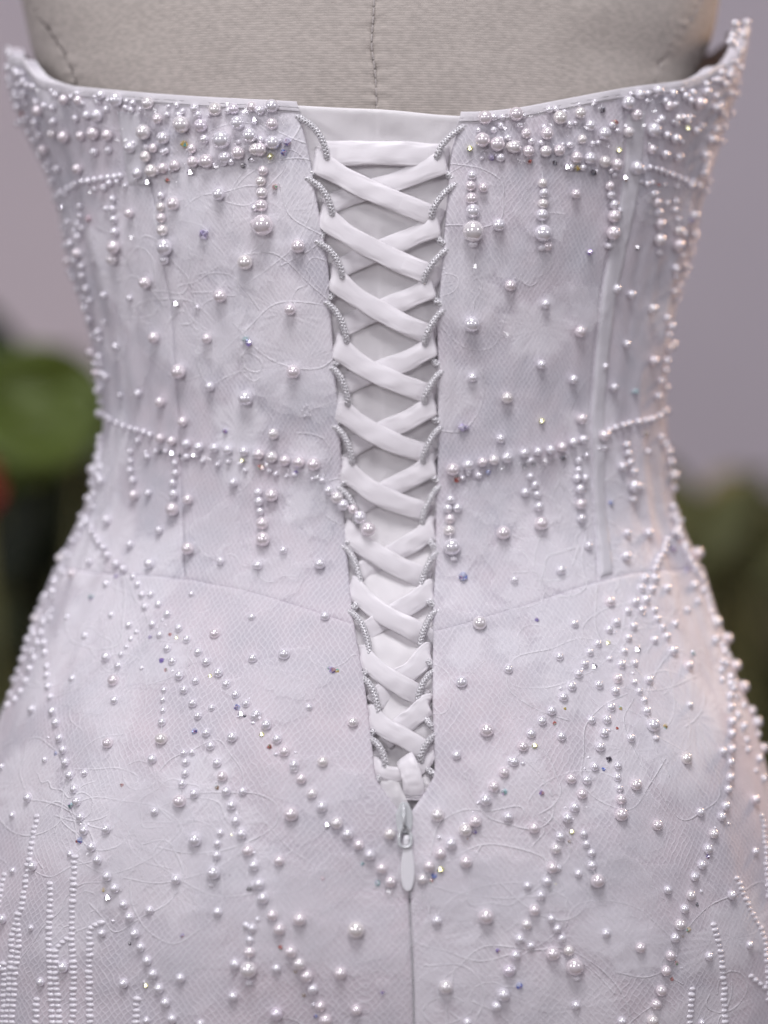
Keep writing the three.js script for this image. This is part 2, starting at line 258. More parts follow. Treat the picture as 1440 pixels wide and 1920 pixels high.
  for (const [c, m, rr] of [[cutL, dark, 0.00034], [cutR, pale, 0.0004], [cut0, pale, 0.00042]]) {
    const gs = []; for (let y = yMid; y > yLow; y -= 0.0042) { const ps = [0, 0.5, 1].map((t) => { const yy = y - 0.0034 * t, s = c(yy); return flat(s, yy, B).addScaledVector(normalAt(s, yy, B), -0.0004 + 0.0003 * Math.sin(t * Math.PI)); }); gs.push(new THREE.TubeGeometry(new THREE.CatmullRomCurve3(ps), 4, rr, 5)); }
    mesh('seam_stitching', mergeGeometries(gs), m, form);
  }
  mesh('neck_cap', new THREE.CylinderGeometry(0.055, 0.064, 0.03, 32).translate(0, yTop + 0.005, B.z(yTop) - 0.06), new THREE.MeshStandardMaterial({ name: 'dark_wood', color: 0x3a2618, roughness: 0.5 }), form);
  mesh('stand_pole', new THREE.CylinderGeometry(0.016, 0.016, 0.78, 20).translate(0, 0.41, -0.1), new THREE.MeshStandardMaterial({ name: 'pole_metal', color: 0x888888, metalness: 0.9, roughness: 0.3 }), form);
  mesh('stand_base', new THREE.CylinderGeometry(0.16, 0.18, 0.02, 40).translate(0, 0.01, -0.1), new THREE.MeshStandardMaterial({ name: 'base_metal', color: 0x444444, metalness: 0.6, roughness: 0.4 }), form);
}

// ------------------------------------------------------------------ the gown's cloth
const gown = thing('wedding_gown', 'white strapless lace wedding gown with pearl beading and laced back on the form', 'wedding dress');
const edgeDist = [0, 0.0002, 0.0006, 0.0012, 0.002, 0.003, 0.0045];
function cloth(name, material, A, Bc, top, bottom, o = {}) {
  const { off = 0, roll = 0.0012, cell = 0.0024, hem = 0.006, fineTo } = o;
  const yM = (top(0.5 * (A(EYE) + Bc(EYE))) + EYE) / 2, width = Math.abs(Bc(yM) - A(yM)), hMid = 0.2;
  const spread = (len, step) => { const e = edgeDist.map((d) => d / len), n = Math.max(2, Math.round(len / step)), a = e[e.length - 1], list = [...e]; for (let i = 1; i < n; i++) list.push(a + (1 - 2 * a) * i / n); return [...list, ...e.map((d) => 1 - d).reverse()]; };
  const us = o.us ?? spread(width, cell), H = o.height ?? hMid;
  let vs = spread(H, cell);
  if (fineTo) vs = [...edgeDist.map((d) => d / H), ...Array.from({ length: Math.round(fineTo / cell) }, (_, i) => (0.006 + (fineTo - 0.006) * i / Math.round(fineTo / cell)) / H), ...Array.from({ length: 25 }, (_, i) => lerp(fineTo / H, 1, i / 24))];
  const pos = [], uv = [], idx = [], NU = us.length + 2, NV = vs.length + 2;
  for (let j = -1; j <= vs.length; j++) for (let i = -1; i <= us.length; i++) {
    const u = us[clamp(i, 0, us.length - 1)], v = vs[clamp(j, 0, vs.length - 1)];
    let s = lerp(A(yM), Bc(yM), u), y = yM;
    for (let k = 0; k < 4; k++) { y = lerp(top(s), bottom(s), v); s = lerp(A(y), Bc(y), u); }
    const d = Math.min(u * width, (1 - u) * width, v * H, (1 - v) * H), rim = i < 0 || j < 0 || i === us.length || j === vs.length;
    let h = off - roll * (1 - Math.sqrt(Math.max(0, 1 - (1 - clamp(d / 0.0022, 0, 1)) ** 2))) + (o.extra ? o.extra(s, y, u * width, (1 - u) * width) : 0);
    if (rim) h -= hem;
    const p = on(s, y, h); pos.push(p.x, p.y, p.z); uv.push(Math.abs(s) / TS, (y - Y0) / TY);
  }
  for (let j = 0; j < NV - 1; j++) for (let i = 0; i < NU - 1; i++) { const a = j * NU + i, b = a + NU; idx.push(a, b, a + 1, a + 1, b, b + 1); }
  return mesh(name, geo(pos, idx, uv), material, gown);
}
const frontL = () => -SMAX, frontR = () => SMAX;
const sides = (fromFront) => { const a = Array.from({ length: 45 }, (_, i) => i / 44 * 0.6), b = Array.from({ length: 70 }, (_, i) => 0.6 + 0.385 * i / 69), e = [0.988, 0.992, 0.995, 0.997, 0.9985, 0.9995, 1], l = [...a.slice(0, -1), ...b, ...e]; return fromFront ? l : l.map((u) => 1 - u).reverse(); };
const ridge = (d, at, w) => Math.exp(-(((d - at) / w) ** 2));
cloth('bodice_back_panel', M.laceL, seamL, edgeL, neck, waist, { extra: (s, y, a, b) => -0.0005 * ridge(b, 0.0085, 0.0006) });
cloth('bodice_back_panel', M.laceR, edgeR, seamR, neck, waist, { extra: (s, y, a, b) => -0.0005 * ridge(a, 0.0085, 0.0006) });
cloth('bodice_side_panel', M.laceL, frontL, seamL, neck, waist, { us: sides(true) });
cloth('bodice_side_panel', M.laceR, seamR, frontR, neck, waist, { us: sides(false) });
const hemLine = () => 0.012;
cloth('skirt_panel', M.laceL, frontL, edgeL, waist, hemLine, { us: sides(true).map((u, i, l) => u), off: 0.0013, height: 1.08, fineTo: 0.26, extra: (s, y, a, b) => y < EYE - 0.14 ? -0.0006 * ridge(b, 0.004, 0.0005) : 0 });
cloth('skirt_panel', M.laceR, edgeR, frontR, waist, hemLine, { us: sides(false), off: 0.0013, height: 1.08, fineTo: 0.26, extra: (s, y, a, b) => y < EYE - 0.14 ? -0.0006 * ridge(a, 0.004, 0.0005) : 0 });
// satin strip that binds the top edge
const bind = (s) => neck(s) - 0.0062 - 0.0006 * n2(s * 30, 4), neckUp = (s) => neck(s) + 0.0012;
cloth('neckline_binding', M.satin, () => -0.27, (y) => edgeL(y) + 0.001, neckUp, bind, { off: 0.0007, roll: 0.0004, height: 0.0072, cell: 0.0016, extra: (s, y) => -0.0022 * smooth(0.0028, 0.0066, neck(s) - y), us: Array.from({ length: 130 }, (_, i) => i / 129), hem: 0.0008 });
cloth('neckline_binding', M.satin, (y) => edgeR(y) - 0.001, () => 0.27, neckUp, bind, { off: 0.0007, roll: 0.0004, height: 0.0072, cell: 0.0016, extra: (s, y) => -0.0022 * smooth(0.0028, 0.0066, neck(s) - y), us: Array.from({ length: 130 }, (_, i) => i / 129), hem: 0.0008 });
// boning channels
const under = (d) => (s) => neck(s) - d;
cloth('boning_channel', M.channel, (y) => seamR(y) + 0.0008, (y) => seamR(y) + lerp(0.0075, 0.0105, smooth(EYE, EYE + 0.15, y)), under(0.012), (s) => waist(s) + 0.002, { off: 0.0013, cell: 0.0012, hem: 0.003 });
cloth('boning_channel', M.channel, (y) => seamL(y) - 0.0125, (y) => seamL(y) - 0.0008, under(0.009), under(0.044), { off: 0.0008, cell: 0.0014, hem: 0.003, height: 0.035 });
// panel behind the lacing
const wrinkle = (s, y) => 0.0016 * n2(s * 30, y * 42 + 3) * smooth(EYE + 0.02, EYE - 0.05, y) + 0.0009 * n2(s * 20 + y * 30, y * 30);
cloth('modesty_panel', M.lining, (y) => edgeL(y) - 0.016, (y) => edgeR(y) + 0.016, (s) => neck(s) - 0.0002, () => yOf(2050, 0), { off: -0.006, cell: 0.002, height: 0.43, hem: 0.001, extra: (s, y) => wrinkle(s, y) - 0.005 * smooth(yOf(1330, 0), yOf(1430, 0), y) + 0.0045 * smooth(EYE + 0.165, EYE + 0.19, y) });

// ------------------------------------------------------------------ lacing: satin ribbon crossing through corded loops
function strip(points, widthPx, thick, o = {}) {   // points [px, py, height above the cloth in mm]
  const ps = points.map(([x, y, h]) => { const q = spot(x, y, 0); return q.p.clone().addScaledVector(q.n, h / 1000); });
  const cv = new THREE.CatmullRomCurve3(ps, false, 'centripetal'), N = o.n ?? 44, R = 18, pos = [], uv = [], idx = [], len = cv.getLength();
  for (let i = 0; i <= N; i++) {
    const t = i / N, p = cv.getPointAt(t), tan = cv.getTangentAt(t), fl = V(tan.x, tan.y, 0).normalize(), side = V(-fl.y, fl.x, 0); if (side.y < 0) side.negate();
    const k = o.fold ? Math.max(smooth(0.22, 0.04, t) * (o.fold[0] ?? 0), smooth(0.78, 0.96, t) * (o.fold[1] ?? 0)) : 0;
    if (o.fold) side.lerp(V(0, 1, 0), k).normalize();
    const up = V().crossVectors(tan, side).normalize(); if (Math.abs(up.z) > 0.25 ? up.z < 0 : false) up.negate();
    const w = widthPx * MM / 2 * (1 + 0.05 * n2(t * 3 + points[0][1], 2) + (o.fold ? 0.2 * smooth(0.3, 0.08, t) : 0));
    for (let q = 0; q < R; q++) { const a = q / R * 6.28319, c = spow(Math.cos(a), 0.65), z = spow(Math.sin(a), 0.7), bow = 0.00045 * (1 - c * c) + 0.0003 * n2(c * 1.5 + points[0][0], t * 4 + points[0][1]); const v = p.clone().addScaledVector(side, w * c).addScaledVector(up, thick / 2 * z + bow); pos.push(v.x, v.y, v.z); uv.push(t * len / 0.05, q / R); }
  }
  for (let i = 0; i < N; i++) for (let q = 0; q < R; q++) { const a = i * R + q, b = i * R + (q + 1) % R, c = a + R, d = b + R; idx.push(a, b, c, b, d, c); }
  const base = pos.length / 3;
  for (const e of [0, N]) { const c = cv.getPointAt(e / N); pos.push(c.x, c.y, c.z); uv.push(0, 0); const k = pos.length / 3 - 1; for (let q = 0; q < R; q++) { const a = e * R + q, b = e * R + (q + 1) % R; e ? idx.push(a, b, k) : idx.push(b, a, k); } }
  return geo(pos, idx, uv);
}
const lacing = part('corset_lacing', gown);
const over = [   // ribbon runs falling to the right, in front
  [[590, 299], [645, 332], [690, 355], [740, 376], [790, 396], [818, 407]],
  [[602, 402], [640, 432], [690, 462], [740, 487], [790, 508], [814, 518]],
  [[621, 518], [665, 555], [715, 585], [765, 611], [802, 627]],
  [[629, 648], [680, 687], [747, 718], [802, 739]],
  [[632, 762], [680, 800], [740, 831], [800, 852]],
  [[641, 876], [672, 902], [708, 927], [744, 942], [793, 958]],
  [[646, 993], [672, 1016], [708, 1039], [744, 1059], [790, 1078]],
  [[657, 1098], [690, 1128], [726, 1155], [771, 1178], [797, 1190]],
  [[675, 1226], [715, 1261], [755, 1286], [786, 1300]],
  [[692, 1340], [723, 1364], [755, 1381], [800, 1407]],
];
const beneath = [ // runs rising to the right, behind
  [[836, 301], [790, 321], [740, 341], [690, 355], [640, 372], [606, 388]],
  [[822, 420], [765, 448], [715, 468], [660, 492], [630, 507]],
  [[810, 538], [765, 561], [715, 581], [660, 606], [638, 618]],
  [[814, 646], [763, 677], [715, 694], [660, 716], [642, 727]],
  [[813, 758], [763, 789], [715, 809], [668, 834], [652, 845]],
  [[813, 871], [780, 891], [744, 909], [700, 931], [668, 948]],
  [[812, 988], [780, 1011], [735, 1033], [687, 1059], [672, 1070]],
  [[810, 1103], [780, 1123], [735, 1147], [695, 1172], [682, 1182]],
  [[804, 1222], [772, 1254], [742, 1272], [712, 1300], [700, 1314]],
  [[802, 1320], [769, 1347], [739, 1367], [718, 1385]],
];
over.forEach((p, i) => {
  const a = p[0], z = p[p.length - 1];
  mesh('ribbon_strap', strip([[a[0] + 12, a[1] - 4, -5.2], [a[0] + 1, a[1] - 1, -3.6], ...p.map(([x, y], k) => [x, y, k === p.length - 1 ? -3.2 : k ? -0.9 : -1.6]), [z[0] + 12, z[1] + 6, -5]], 39 - (i > 7 ? 1 : 0), 0.001, { fold: [0.85, 0] }), M.ribbon, lacing);
});
beneath.forEach((p) => {
  const a = p[0];
  mesh('ribbon_strap', strip([[a[0] - 10, a[1] - 4, -5.6], [a[0] + 2, a[1] - 2, -3.6], ...p.map(([x, y], k) => [x, y, k === 0 ? -1.8 : k < 2 ? -2.2 : Math.max(-4.8, -1.6 - 1.0 * k)])], 38, 0.001, { fold: [0.85, 0] }), M.ribbon, lacing);
});
mesh('ribbon_strap', strip([[600, 284, -5], [625, 286, -3], [690, 286, -2.6], [760, 287, -2.6], [822, 291, -3], [842, 294, -5]], 46, 0.0012), M.ribbon, lacing);
// the tied end
mesh('ribbon_strap', strip([[702, 1404, -5], [703, 1428, -2.4], [718, 1446, -1.6], [750, 1451, -1.4], [784, 1440, -2.4], [802, 1420, -2.6], [806, 1396, -4.5]], 27, 0.001, { n: 50 }), M.ribbon, lacing);
mesh('ribbon_tail', strip([[758, 1420, -2], [762, 1430, 0.4], [771, 1455, 0.9], [776, 1480, -0.6], [777, 1498, -3.5]], 37, 0.001), M.ribbon, lacing);
mesh('ribbon_tail', strip([[716, 1448, -3.5], [730, 1472, -3], [744, 1500, -3.4], [752, 1522, -4.5]], 36, 0.001), M.lining, lacing);
mesh('ribbon_tail', strip([[802, 1446, -5], [800, 1462, -4], [794, 1480, -5], [788, 1490, -6.5]], 20, 0.001), M.lining, lacing);
// corded loops along both edges
function cordLoop(pts) {
  const cv = new THREE.CatmullRomCurve3(pts.map(([x, y, h]) => { const q = spot(x, y, 0); return q.p.clone().addScaledVector(q.n, h / 1000); })), N = 56, gs = [], L = cv.getLength(), turns = L / 0.0046;
  const fr = cv.computeFrenetFrames(N, false);
  for (let k = 0; k < 6; k++) {
    const dir = k < 3 ? 1 : -1, ph = (k % 3) / 3 * 6.283 + (k < 3 ? 0 : 1), ps = [];
    for (let i = 0; i <= N; i++) { const a = ph + dir * turns * 6.283 * i / N, wob = 0.00105 + 0.00018 * Math.sin(3 * a * dir + k); ps.push(cv.getPointAt(i / N).addScaledVector(fr.normals[i], Math.cos(a) * wob).addScaledVector(fr.binormals[i], Math.sin(a) * wob)); }
    gs.push(new THREE.TubeGeometry(new THREE.CatmullRomCurve3(ps), N * 2, 0.00058, 5));
  }
  gs.push(new THREE.TubeGeometry(cv, N, 0.0008, 6));
  mesh('cord_loop', mergeGeometries(gs), M.cord, lacing);
}
const leftLoops = [[562, 220, 612, 290], [580, 336, 622, 398], [598, 455, 641, 516], [615, 570, 649, 638], [627, 693, 652, 754], [632, 803, 660, 864], [640, 918, 669, 978], [648, 1027, 676, 1102], [660, 1150, 693, 1228], [682, 1272, 709, 1334], [694, 1384, 722, 1432]];
leftLoops.forEach(([x0, y0, x1, y1], i) => { const h = y1 - y0, w = x1 - x0, ey = i < 10 ? leftLoops[i + 1][1] - 12 : y1 + 30, ex = i < 10 ? leftLoops[i + 1][0] + 2 : 704; cordLoop([[x0 - 10, y0 - 4, -1.5], [x0 + 2, y0 + 2, -0.4], [x0 + w * 0.45, y0 + h * 0.22, 0.5], [x0 + w * 0.8, y0 + h * 0.55, 0.7], [x1, y1, -0.6], [x1 - 4, y1 + h * 0.25, -3.4], [lerp(x1, ex, 0.6), lerp(y1, ey, 0.65), -3.6], [ex + 2, ey, -1.6], [ex - 9, ey + 1, -2]]); });
const rightLoops = [[864, 241, 820, 292], [848, 350, 810, 402], [831, 474, 796, 524], [825, 588, 797, 640], [822, 703, 796, 750], [820, 808, 794, 860], [819, 918, 793, 974], [815, 1040, 791, 1096], [813, 1150, 789, 1206], [809, 1262, 784, 1308], [813, 1381, 789, 1420]];
rightLoops.forEach(([x0, y0, x1, y1], i) => { const h = y1 - y0, w = x1 - x0, ey = i < 10 ? rightLoops[i + 1][1] - 18 : y1 + 30, ex = i < 10 ? rightLoops[i + 1][0] - 1 : 812; cordLoop([[x0 + 9, y0 - 6, -1.5], [x0 - 2, y0 + 1, -0.4], [x0 + w * 0.45, y0 + h * 0.28, 0.5], [x0 + w * 0.8, y0 + h * 0.62, 0.6], [x1, y1, -0.8], [x1 + 5, y1 + h * 0.3, -3.4], [lerp(x1, ex, 0.6), lerp(y1, ey, 0.7), -3.4], [ex - 3, ey - 3, -1.4], [ex + 8, ey + 3, -2]]); });

// ------------------------------------------------------------------ zip fastener
{
  const zip = part('zip_fastener', gown), white = new THREE.MeshPhysicalMaterial({ name: 'white_enamel', color: new THREE.Color().setRGB(0.84, 0.835, 0.86), roughness: 0.35, clearcoat: 0.5 }), steel = new THREE.MeshPhysicalMaterial({ name: 'painted_metal', color: new THREE.Color().setRGB(0.66, 0.68, 0.69), roughness: 0.3, metalness: 0.4, clearcoat: 0.6 });
  const at = (x, y, h) => { const q = spot(x, y, 0); return q.p.clone().addScaledVector(q.n, h / 1000); };
  const q = spot(758, 1540, 0), frame = (g, x, y, h) => { const c = at(x, y, h), n = spot(x, y).n, m = new THREE.Matrix4(), X = V(1, 0, 0.0), Y = V().crossVectors(n, X).normalize(); X.crossVectors(Y, n); m.makeBasis(X, Y, n); m.setPosition(c); g.applyMatrix4(m); return g; };
  const body = new THREE.Shape(); const u = MM; body.moveTo(-7 * u, 26 * u); body.quadraticCurveTo(0, 32 * u, 7 * u, 26 * u); body.lineTo(14 * u, 8 * u); body.quadraticCurveTo(13 * u, -16 * u, 9 * u, -24 * u); body.lineTo(-9 * u, -24 * u); body.quadraticCurveTo(-13 * u, -16 * u, -14 * u, 8 * u);
  mesh('zip_slider', frame(new THREE.ExtrudeGeometry(body, { depth: 0.0014, bevelEnabled: true, bevelSize: 0.0005, bevelThickness: 0.0005, bevelSegments: 3 }), 758, 1536, 0.2), steel, zip);
  const bridge = new THREE.TubeGeometry(new THREE.CatmullRomCurve3([V(0, 22 * u, 0.0016), V(0, 18 * u, 0.0034), V(0, -8 * u, 0.0038), V(0, -17 * u, 0.0018)]), 20, 0.0009, 8);
  mesh('zip_bridge', frame(bridge, 757, 1536, 0.2), steel, zip);
  const loop = new THREE.TubeGeometry(new THREE.CatmullRomCurve3([V(-2 * u, 14 * u, 0.0008), V(-8 * u, 6 * u, 0), V(-11 * u, -8 * u, 0), V(-9 * u, -19 * u, 0), V(0, -22 * u, 0), V(9 * u, -19 * u, 0), V(11 * u, -8 * u, 0), V(8 * u, 6 * u, 0), V(2 * u, 14 * u, 0.0008)]), 50, 0.00085, 8);
  mesh('zip_ring', frame(loop, 759, 1566, 3.4), steel, zip);
  const tab = new THREE.Shape(); tab.moveTo(-4 * u, 48 * u); tab.lineTo(4 * u, 48 * u); tab.bezierCurveTo(5 * u, 20 * u, 11 * u, 5 * u, 10 * u, -20 * u); tab.bezierCurveTo(9 * u, -42 * u, 5 * u, -47 * u, 0, -48 * u); tab.bezierCurveTo(-5 * u, -47 * u, -9 * u, -42 * u, -10 * u, -20 * u); tab.bezierCurveTo(-11 * u, 5 * u, -5 * u, 20 * u, -4 * u, 48 * u);
  const tg = frame(new THREE.ExtrudeGeometry(tab, { depth: 0.0008, bevelEnabled: true, bevelSize: 0.0006, bevelThickness: 0.0006, bevelSegments: 4 }), 764, 1618, 2.2); mesh('zip_pull', tg, white, zip);
  mesh('pull_neck', frame(new RoundedBoxGeometry(10 * u, 15 * u, 0.0026, 3, 0.0006), 761, 1578, 3.2), white, zip);
  const coil = []; for (let y = 1560; y < 1960; y += 5) { const g = new THREE.TorusGeometry(0.0008, 0.00028, 5, 10); const c = at(768 + (y - 1640) * 0.028, y, -1.0); g.rotateX(1.2).translate(c.x, c.y, c.z); coil.push(g); }
  mesh('zip_coil', mergeGeometries(coil), white, zip, 'stuff');
}

// ------------------------------------------------------------------ pearls, crystals, seed beads
const ball = new THREE.SphereGeometry(1, 26, 18), beads = [], gems = [];
function bead(ox, oy, x, y, r, owner, kind = 'pearl', lift = 0.85) {
  const rad = r / 3 * MM * 1.05, h = spot(ox + x / 3, oy + y / 3, rad * lift); if (!h) return null;
  beads.push({ p: h.p, n: h.n, r: rad, owner, kind }); return h.p;
}
const P = (ox, oy, list) => list.forEach(([x, y, r]) => bead(ox, oy, x, y, r));
function drop(ox, oy, list, tip) {              // a short hanging string of graded pearls
  const owner = part('pearl_drop', gown), ps = list.map(([x, y, r]) => bead(ox, oy, x, y, r, owner)).filter(Boolean);
  const [x0, y0] = list[0], top = spot(ox + x0 / 3, oy + (y0 - 62) / 3, 0.0004);
  const line = [top.p, ...ps]; if (tip) { const q = bead(ox, oy, tip[0], tip[1], tip[2], owner, 'milk'); line.push(q); }
  if (line.length > 1) mesh('thread', new THREE.TubeGeometry(new THREE.CatmullRomCurve3(line), line.length * 6, 0.00022, 5), M.thread, owner);
}
function strand(ox, oy, r, n, pts, kind) {      // beads strung evenly along a line
  const cv = new THREE.CatmullRomCurve3(pts.map(([x, y]) => V(x, y, 0)), false, 'centripetal');
  for (let i = 0; i < n; i++) { const p = cv.getPointAt(n > 1 ? i / (n - 1) : 0); bead(ox, oy, p.x + (rand() - 0.5) * 3, p.y + (rand() - 0.5) * 3, r * (0.94 + 0.12 * rand()), null, kind, 0.8); }
}
const C = (ox, oy, tone, list) => list.forEach(([x, y, r]) => { const rad = r / 3 * MM, h = spot(ox + x / 3, oy + y / 3, rad * 0.75); if (h) gems.push({ ...h, r: rad, tone }); });

P(0, 0, [[40, 300, 18], [36, 380, 18], [28, 450, 20], [45, 485, 18], [145, 480, 20], [182, 488, 20], [125, 525, 22], [310, 535, 20], [360, 560, 28], [435, 565, 26], [555, 535, 25], [640, 560, 40], [740, 580, 18], [828, 580, 33], [885, 668, 28], [1018, 700, 46], [1130, 705, 36], [1095, 610, 26], [1207, 615, 36], [1315, 612, 28], [1415, 600, 26], [1335, 690, 38], [1405, 760, 40], [1245, 785, 50], [1150, 783, 26], [1080, 835, 26], [915, 775, 36], [800, 742, 42], [725, 830, 32], [860, 832, 26], [815, 880, 32], [850, 960, 36], [915, 945, 30], [985, 930, 30], [1085, 910, 32], [1160, 905, 38], [1265, 885, 34], [1340, 860, 36], [1435, 840, 34], [775, 975, 32], [595, 760, 32], [515, 750, 36], [450, 765, 26], [355, 770, 34], [293, 752, 26], [203, 625, 30], [250, 595, 18], [293, 607, 20], [425, 665, 20], [480, 650, 24], [535, 650, 34], [190, 690, 24], [303, 682, 20], [600, 845, 22], [525, 855, 24], [240, 840, 30], [320, 950, 22], [438, 950, 28], [290, 1030, 22], [722, 1200, 26], [975, 1145, 36], [1230, 1090, 34], [1435, 1260, 28], [1430, 1170, 20], [285, 1125, 20], [345, 1280, 18], [345, 1325, 16], [350, 1385, 22], [60, 560, 22], [85, 610, 20], [110, 690, 22], [150, 750, 22], [185, 790, 20], [215, 880, 22], [250, 935, 20]]);
strand(0, 0, 19, 12, [[310, 1105], [360, 1070], [430, 1032], [510, 1017], [600, 1000], [672, 990]]);
drop(0, 0, [[440, 1160, 18], [440, 1215, 18], [418, 1265, 24], [440, 1285, 18], [420, 1335, 24], [425, 1425, 28]]);
drop(0, 0, [[628, 1120, 20], [628, 1175, 20], [595, 1175, 16], [632, 1235, 22], [635, 1305, 25], [628, 1390, 38]]);
drop(0, 0, [[903, 1100, 22], [905, 1165, 26], [908, 1225, 28], [915, 1295, 32], [925, 1390, 46]]);
C(0, 0, 'clear', [[590, 620, 34], [685, 740, 34], [780, 655, 34], [635, 905, 20], [735, 1345, 28], [1218, 950, 28], [700, 1050, 30], [1000, 1030, 26]]); C(0, 0, 'gold', [[1035, 810, 22]]); C(0, 0, 'white', [[345, 1170, 22], [1075, 970, 20], [830, 1025, 20], [1430, 680, 20]]); C(0, 0, 'red', [[940, 1015, 14], [120, 640, 14]]); C(0, 0, 'dark', [[1370, 930, 18], [1410, 895, 14]]); C(0, 0, 'pink', [[500, 1230, 18]]); C(0, 0, 'lilac', [[1145, 1320, 28]]);
P(480, 0, [[88, 595, 38], [88, 695, 32], [92, 800, 40], [22, 840, 36], [235, 1385, 38], [1290, 660, 38], [1275, 785, 40], [1358, 810, 40], [1435, 825, 30], [1375, 885, 24], [1278, 1055, 26], [1365, 1265, 34], [20, 620, 26]]);
drop(480, 0, [[38, 960, 28], [25, 1020, 28], [30, 1085, 32], [28, 1155, 34], [35, 1265, 58]]);
drop(480, 0, [[1215, 985, 26], [1208, 1045, 28], [1212, 1115, 32], [1220, 1185, 38], [1222, 1300, 58]], [1222, 1375, 24]);
C(480, 0, 'violet', [[175, 800, 20], [1325, 885, 16]]); C(480, 0, 'yellow', [[80, 880, 20], [1205, 835, 18]]); C(480, 0, 'blue', [[155, 858, 18]]); C(480, 0, 'red', [[105, 1050, 16]]); C(480, 0, 'clear', [[160, 680, 34], [1400, 730, 30], [140, 830, 26]]);
P(960, 0, [[25, 640, 38], [80, 750, 28], [198, 750, 34], [272, 660, 38], [383, 635, 30], [438, 705, 30], [392, 783, 26], [515, 750, 36], [655, 578, 38], [718, 530, 28], [820, 508, 28], [702, 645, 32], [880, 595, 28], [900, 525, 22], [655, 742, 30], [800, 730, 40], [840, 670, 24], [870, 760, 22], [925, 780, 28], [930, 665, 26], [965, 660, 20], [1000, 660, 20], [790, 840, 28], [870, 870, 24], [948, 885, 24], [1060, 580, 34], [1095, 515, 24], [1150, 540, 18], [1155, 605, 26], [1160, 450, 20], [1185, 450, 18], [1225, 425, 20], [1250, 425, 20], [1270, 480, 18], [1265, 530, 18], [1010, 520, 20], [968, 540, 22], [1075, 710, 20], [1045, 735, 22], [1130, 785, 26], [15, 825, 36], [92, 850, 32], [190, 850, 32], [265, 845, 32], [360, 885, 32], [435, 890, 34], [518, 910, 34], [587, 925, 34], [708, 945, 38], [358, 1090, 26], [605, 1185, 18], [800, 1090, 18], [890, 1145, 16], [1020, 1315, 22], [1050, 1310, 20], [1050, 1440, 22], [1040, 1400, 20], [1060, 1350, 18], [1255, 350, 22], [1270, 380, 20], [1290, 200, 20], [1300, 130, 22], [1240, 640, 20], [1200, 720, 20], [1180, 800, 22], [1130, 880, 18], [1110, 940, 16]]);
strand(960, 0, 18, 11, [[740, 955], [780, 942], [830, 955], [880, 970], [940, 995], [985, 1015], [1045, 1030], [1085, 1075]]);
drop(960, 0, [[172, 1030, 26], [180, 1085, 26], [175, 1145, 28], [170, 1208, 34], [178, 1310, 48], [203, 1385, 26]], [170, 1395, 22]);
drop(960, 0, [[550, 1045, 26], [558, 1095, 24], [575, 1150, 26], [578, 1215, 36], [575, 1310, 40]], [548, 1385, 20]);
drop(960, 0, [[822, 1090, 16], [825, 1140, 26], [838, 1195, 26], [850, 1260, 30], [850, 1350, 34]], [845, 1425, 20]);
drop(960, 0, [[945, 1135, 18], [940, 1185, 20], [948, 1237, 20], [948, 1298, 26], [945, 1380, 34]]);
C(960, 0, 'dark', [[240, 915, 15], [455, 970, 18], [505, 620, 16], [710, 1395, 12]]); C(960, 0, 'red', [[575, 690, 18], [840, 1040, 12], [100, 910, 14]]); C(960, 0, 'yellow', [[600, 845, 18], [995, 720, 16]]); C(960, 0, 'clear', [[315, 745, 28], [40, 910, 26], [800, 635, 28], [90, 1065, 24], [500, 610, 30], [720, 1010, 26]]); C(960, 0, 'white', [[310, 940, 22], [640, 1005, 18]]); C(960, 0, 'gold', [[365, 945, 18]]); C(960, 0, 'lilac', [[1000, 1235, 20]]); C(960, 0, 'violet', [[440, 1420, 16]]);
P(0, 480, [[345, 30, 28], [620, 20, 32], [388, 125, 20], [815, 150, 34], [590, 220, 20], [725, 238, 16], [925, 22, 26], [1375, 35, 42], [480, 298, 22], [485, 380, 24], [575, 375, 16], [1235, 225, 36], [1160, 465, 28], [862, 460, 32], [650, 510, 22], [505, 545, 32], [1005, 648, 42], [1180, 735, 26], [600, 680, 20], [528, 660, 26], [540, 760, 28], [680, 783, 14], [778, 772, 22], [900, 822, 28], [1380, 800, 42], [1030, 930, 28], [535, 885, 28], [900, 1025, 26], [970, 1040, 26], [1050, 1058, 26], [1120, 1075, 26], [1205, 1080, 26], [1280, 1090, 26], [1370, 1100, 26], [1440, 1115, 26], [830, 1335, 20], [828, 1130, 16], [1055, 1370, 28], [1310, 1275, 24], [440, 1200, 36], [470, 1130, 22], [440, 1275, 24], [500, 1365, 20], [455, 1065, 22], [480, 1020, 22], [440, 1240, 22], [780, 1040, 16], [450, 60, 20], [400, 190, 20], [460, 240, 18], [510, 450, 20], [370, 90, 20], [525, 610, 20], [530, 710, 20], [515, 820, 20], [1110, 290, 14]]);
strand(0, 480, 18, 9, [[560, 885], [650, 930], [710, 965], [780, 980], [845, 1005]]);
drop(0, 480, [[740, 1100, 16], [738, 1155, 18], [735, 1205, 20], [745, 1262, 22], [748, 1345, 28]]);
drop(0, 480, [[985, 1165, 18], [988, 1222, 20], [975, 1278, 22], [980, 1340, 26], [970, 1425, 38]]);
drop(0, 480, [[550, 1045, 18], [550, 1100, 18], [552, 1155, 18], [545, 1232, 24]]);
C(0, 480, 'white', [[990, 268, 20], [970, 1108, 18], [1090, 1120, 14]]); C(0, 480, 'violet', [[1400, 490, 18], [1265, 985, 14]]); C(0, 480, 'teal', [[1380, 470, 18]]); C(0, 480, 'dark', [[905, 1100, 14], [1015, 1122, 12]]); C(0, 480, 'yellow', [[1360, 1150, 14]]); C(0, 480, 'clear', [[1240, 1140, 26], [1300, 1150, 26], [1385, 1160, 26], [1150, 1130, 24]]);
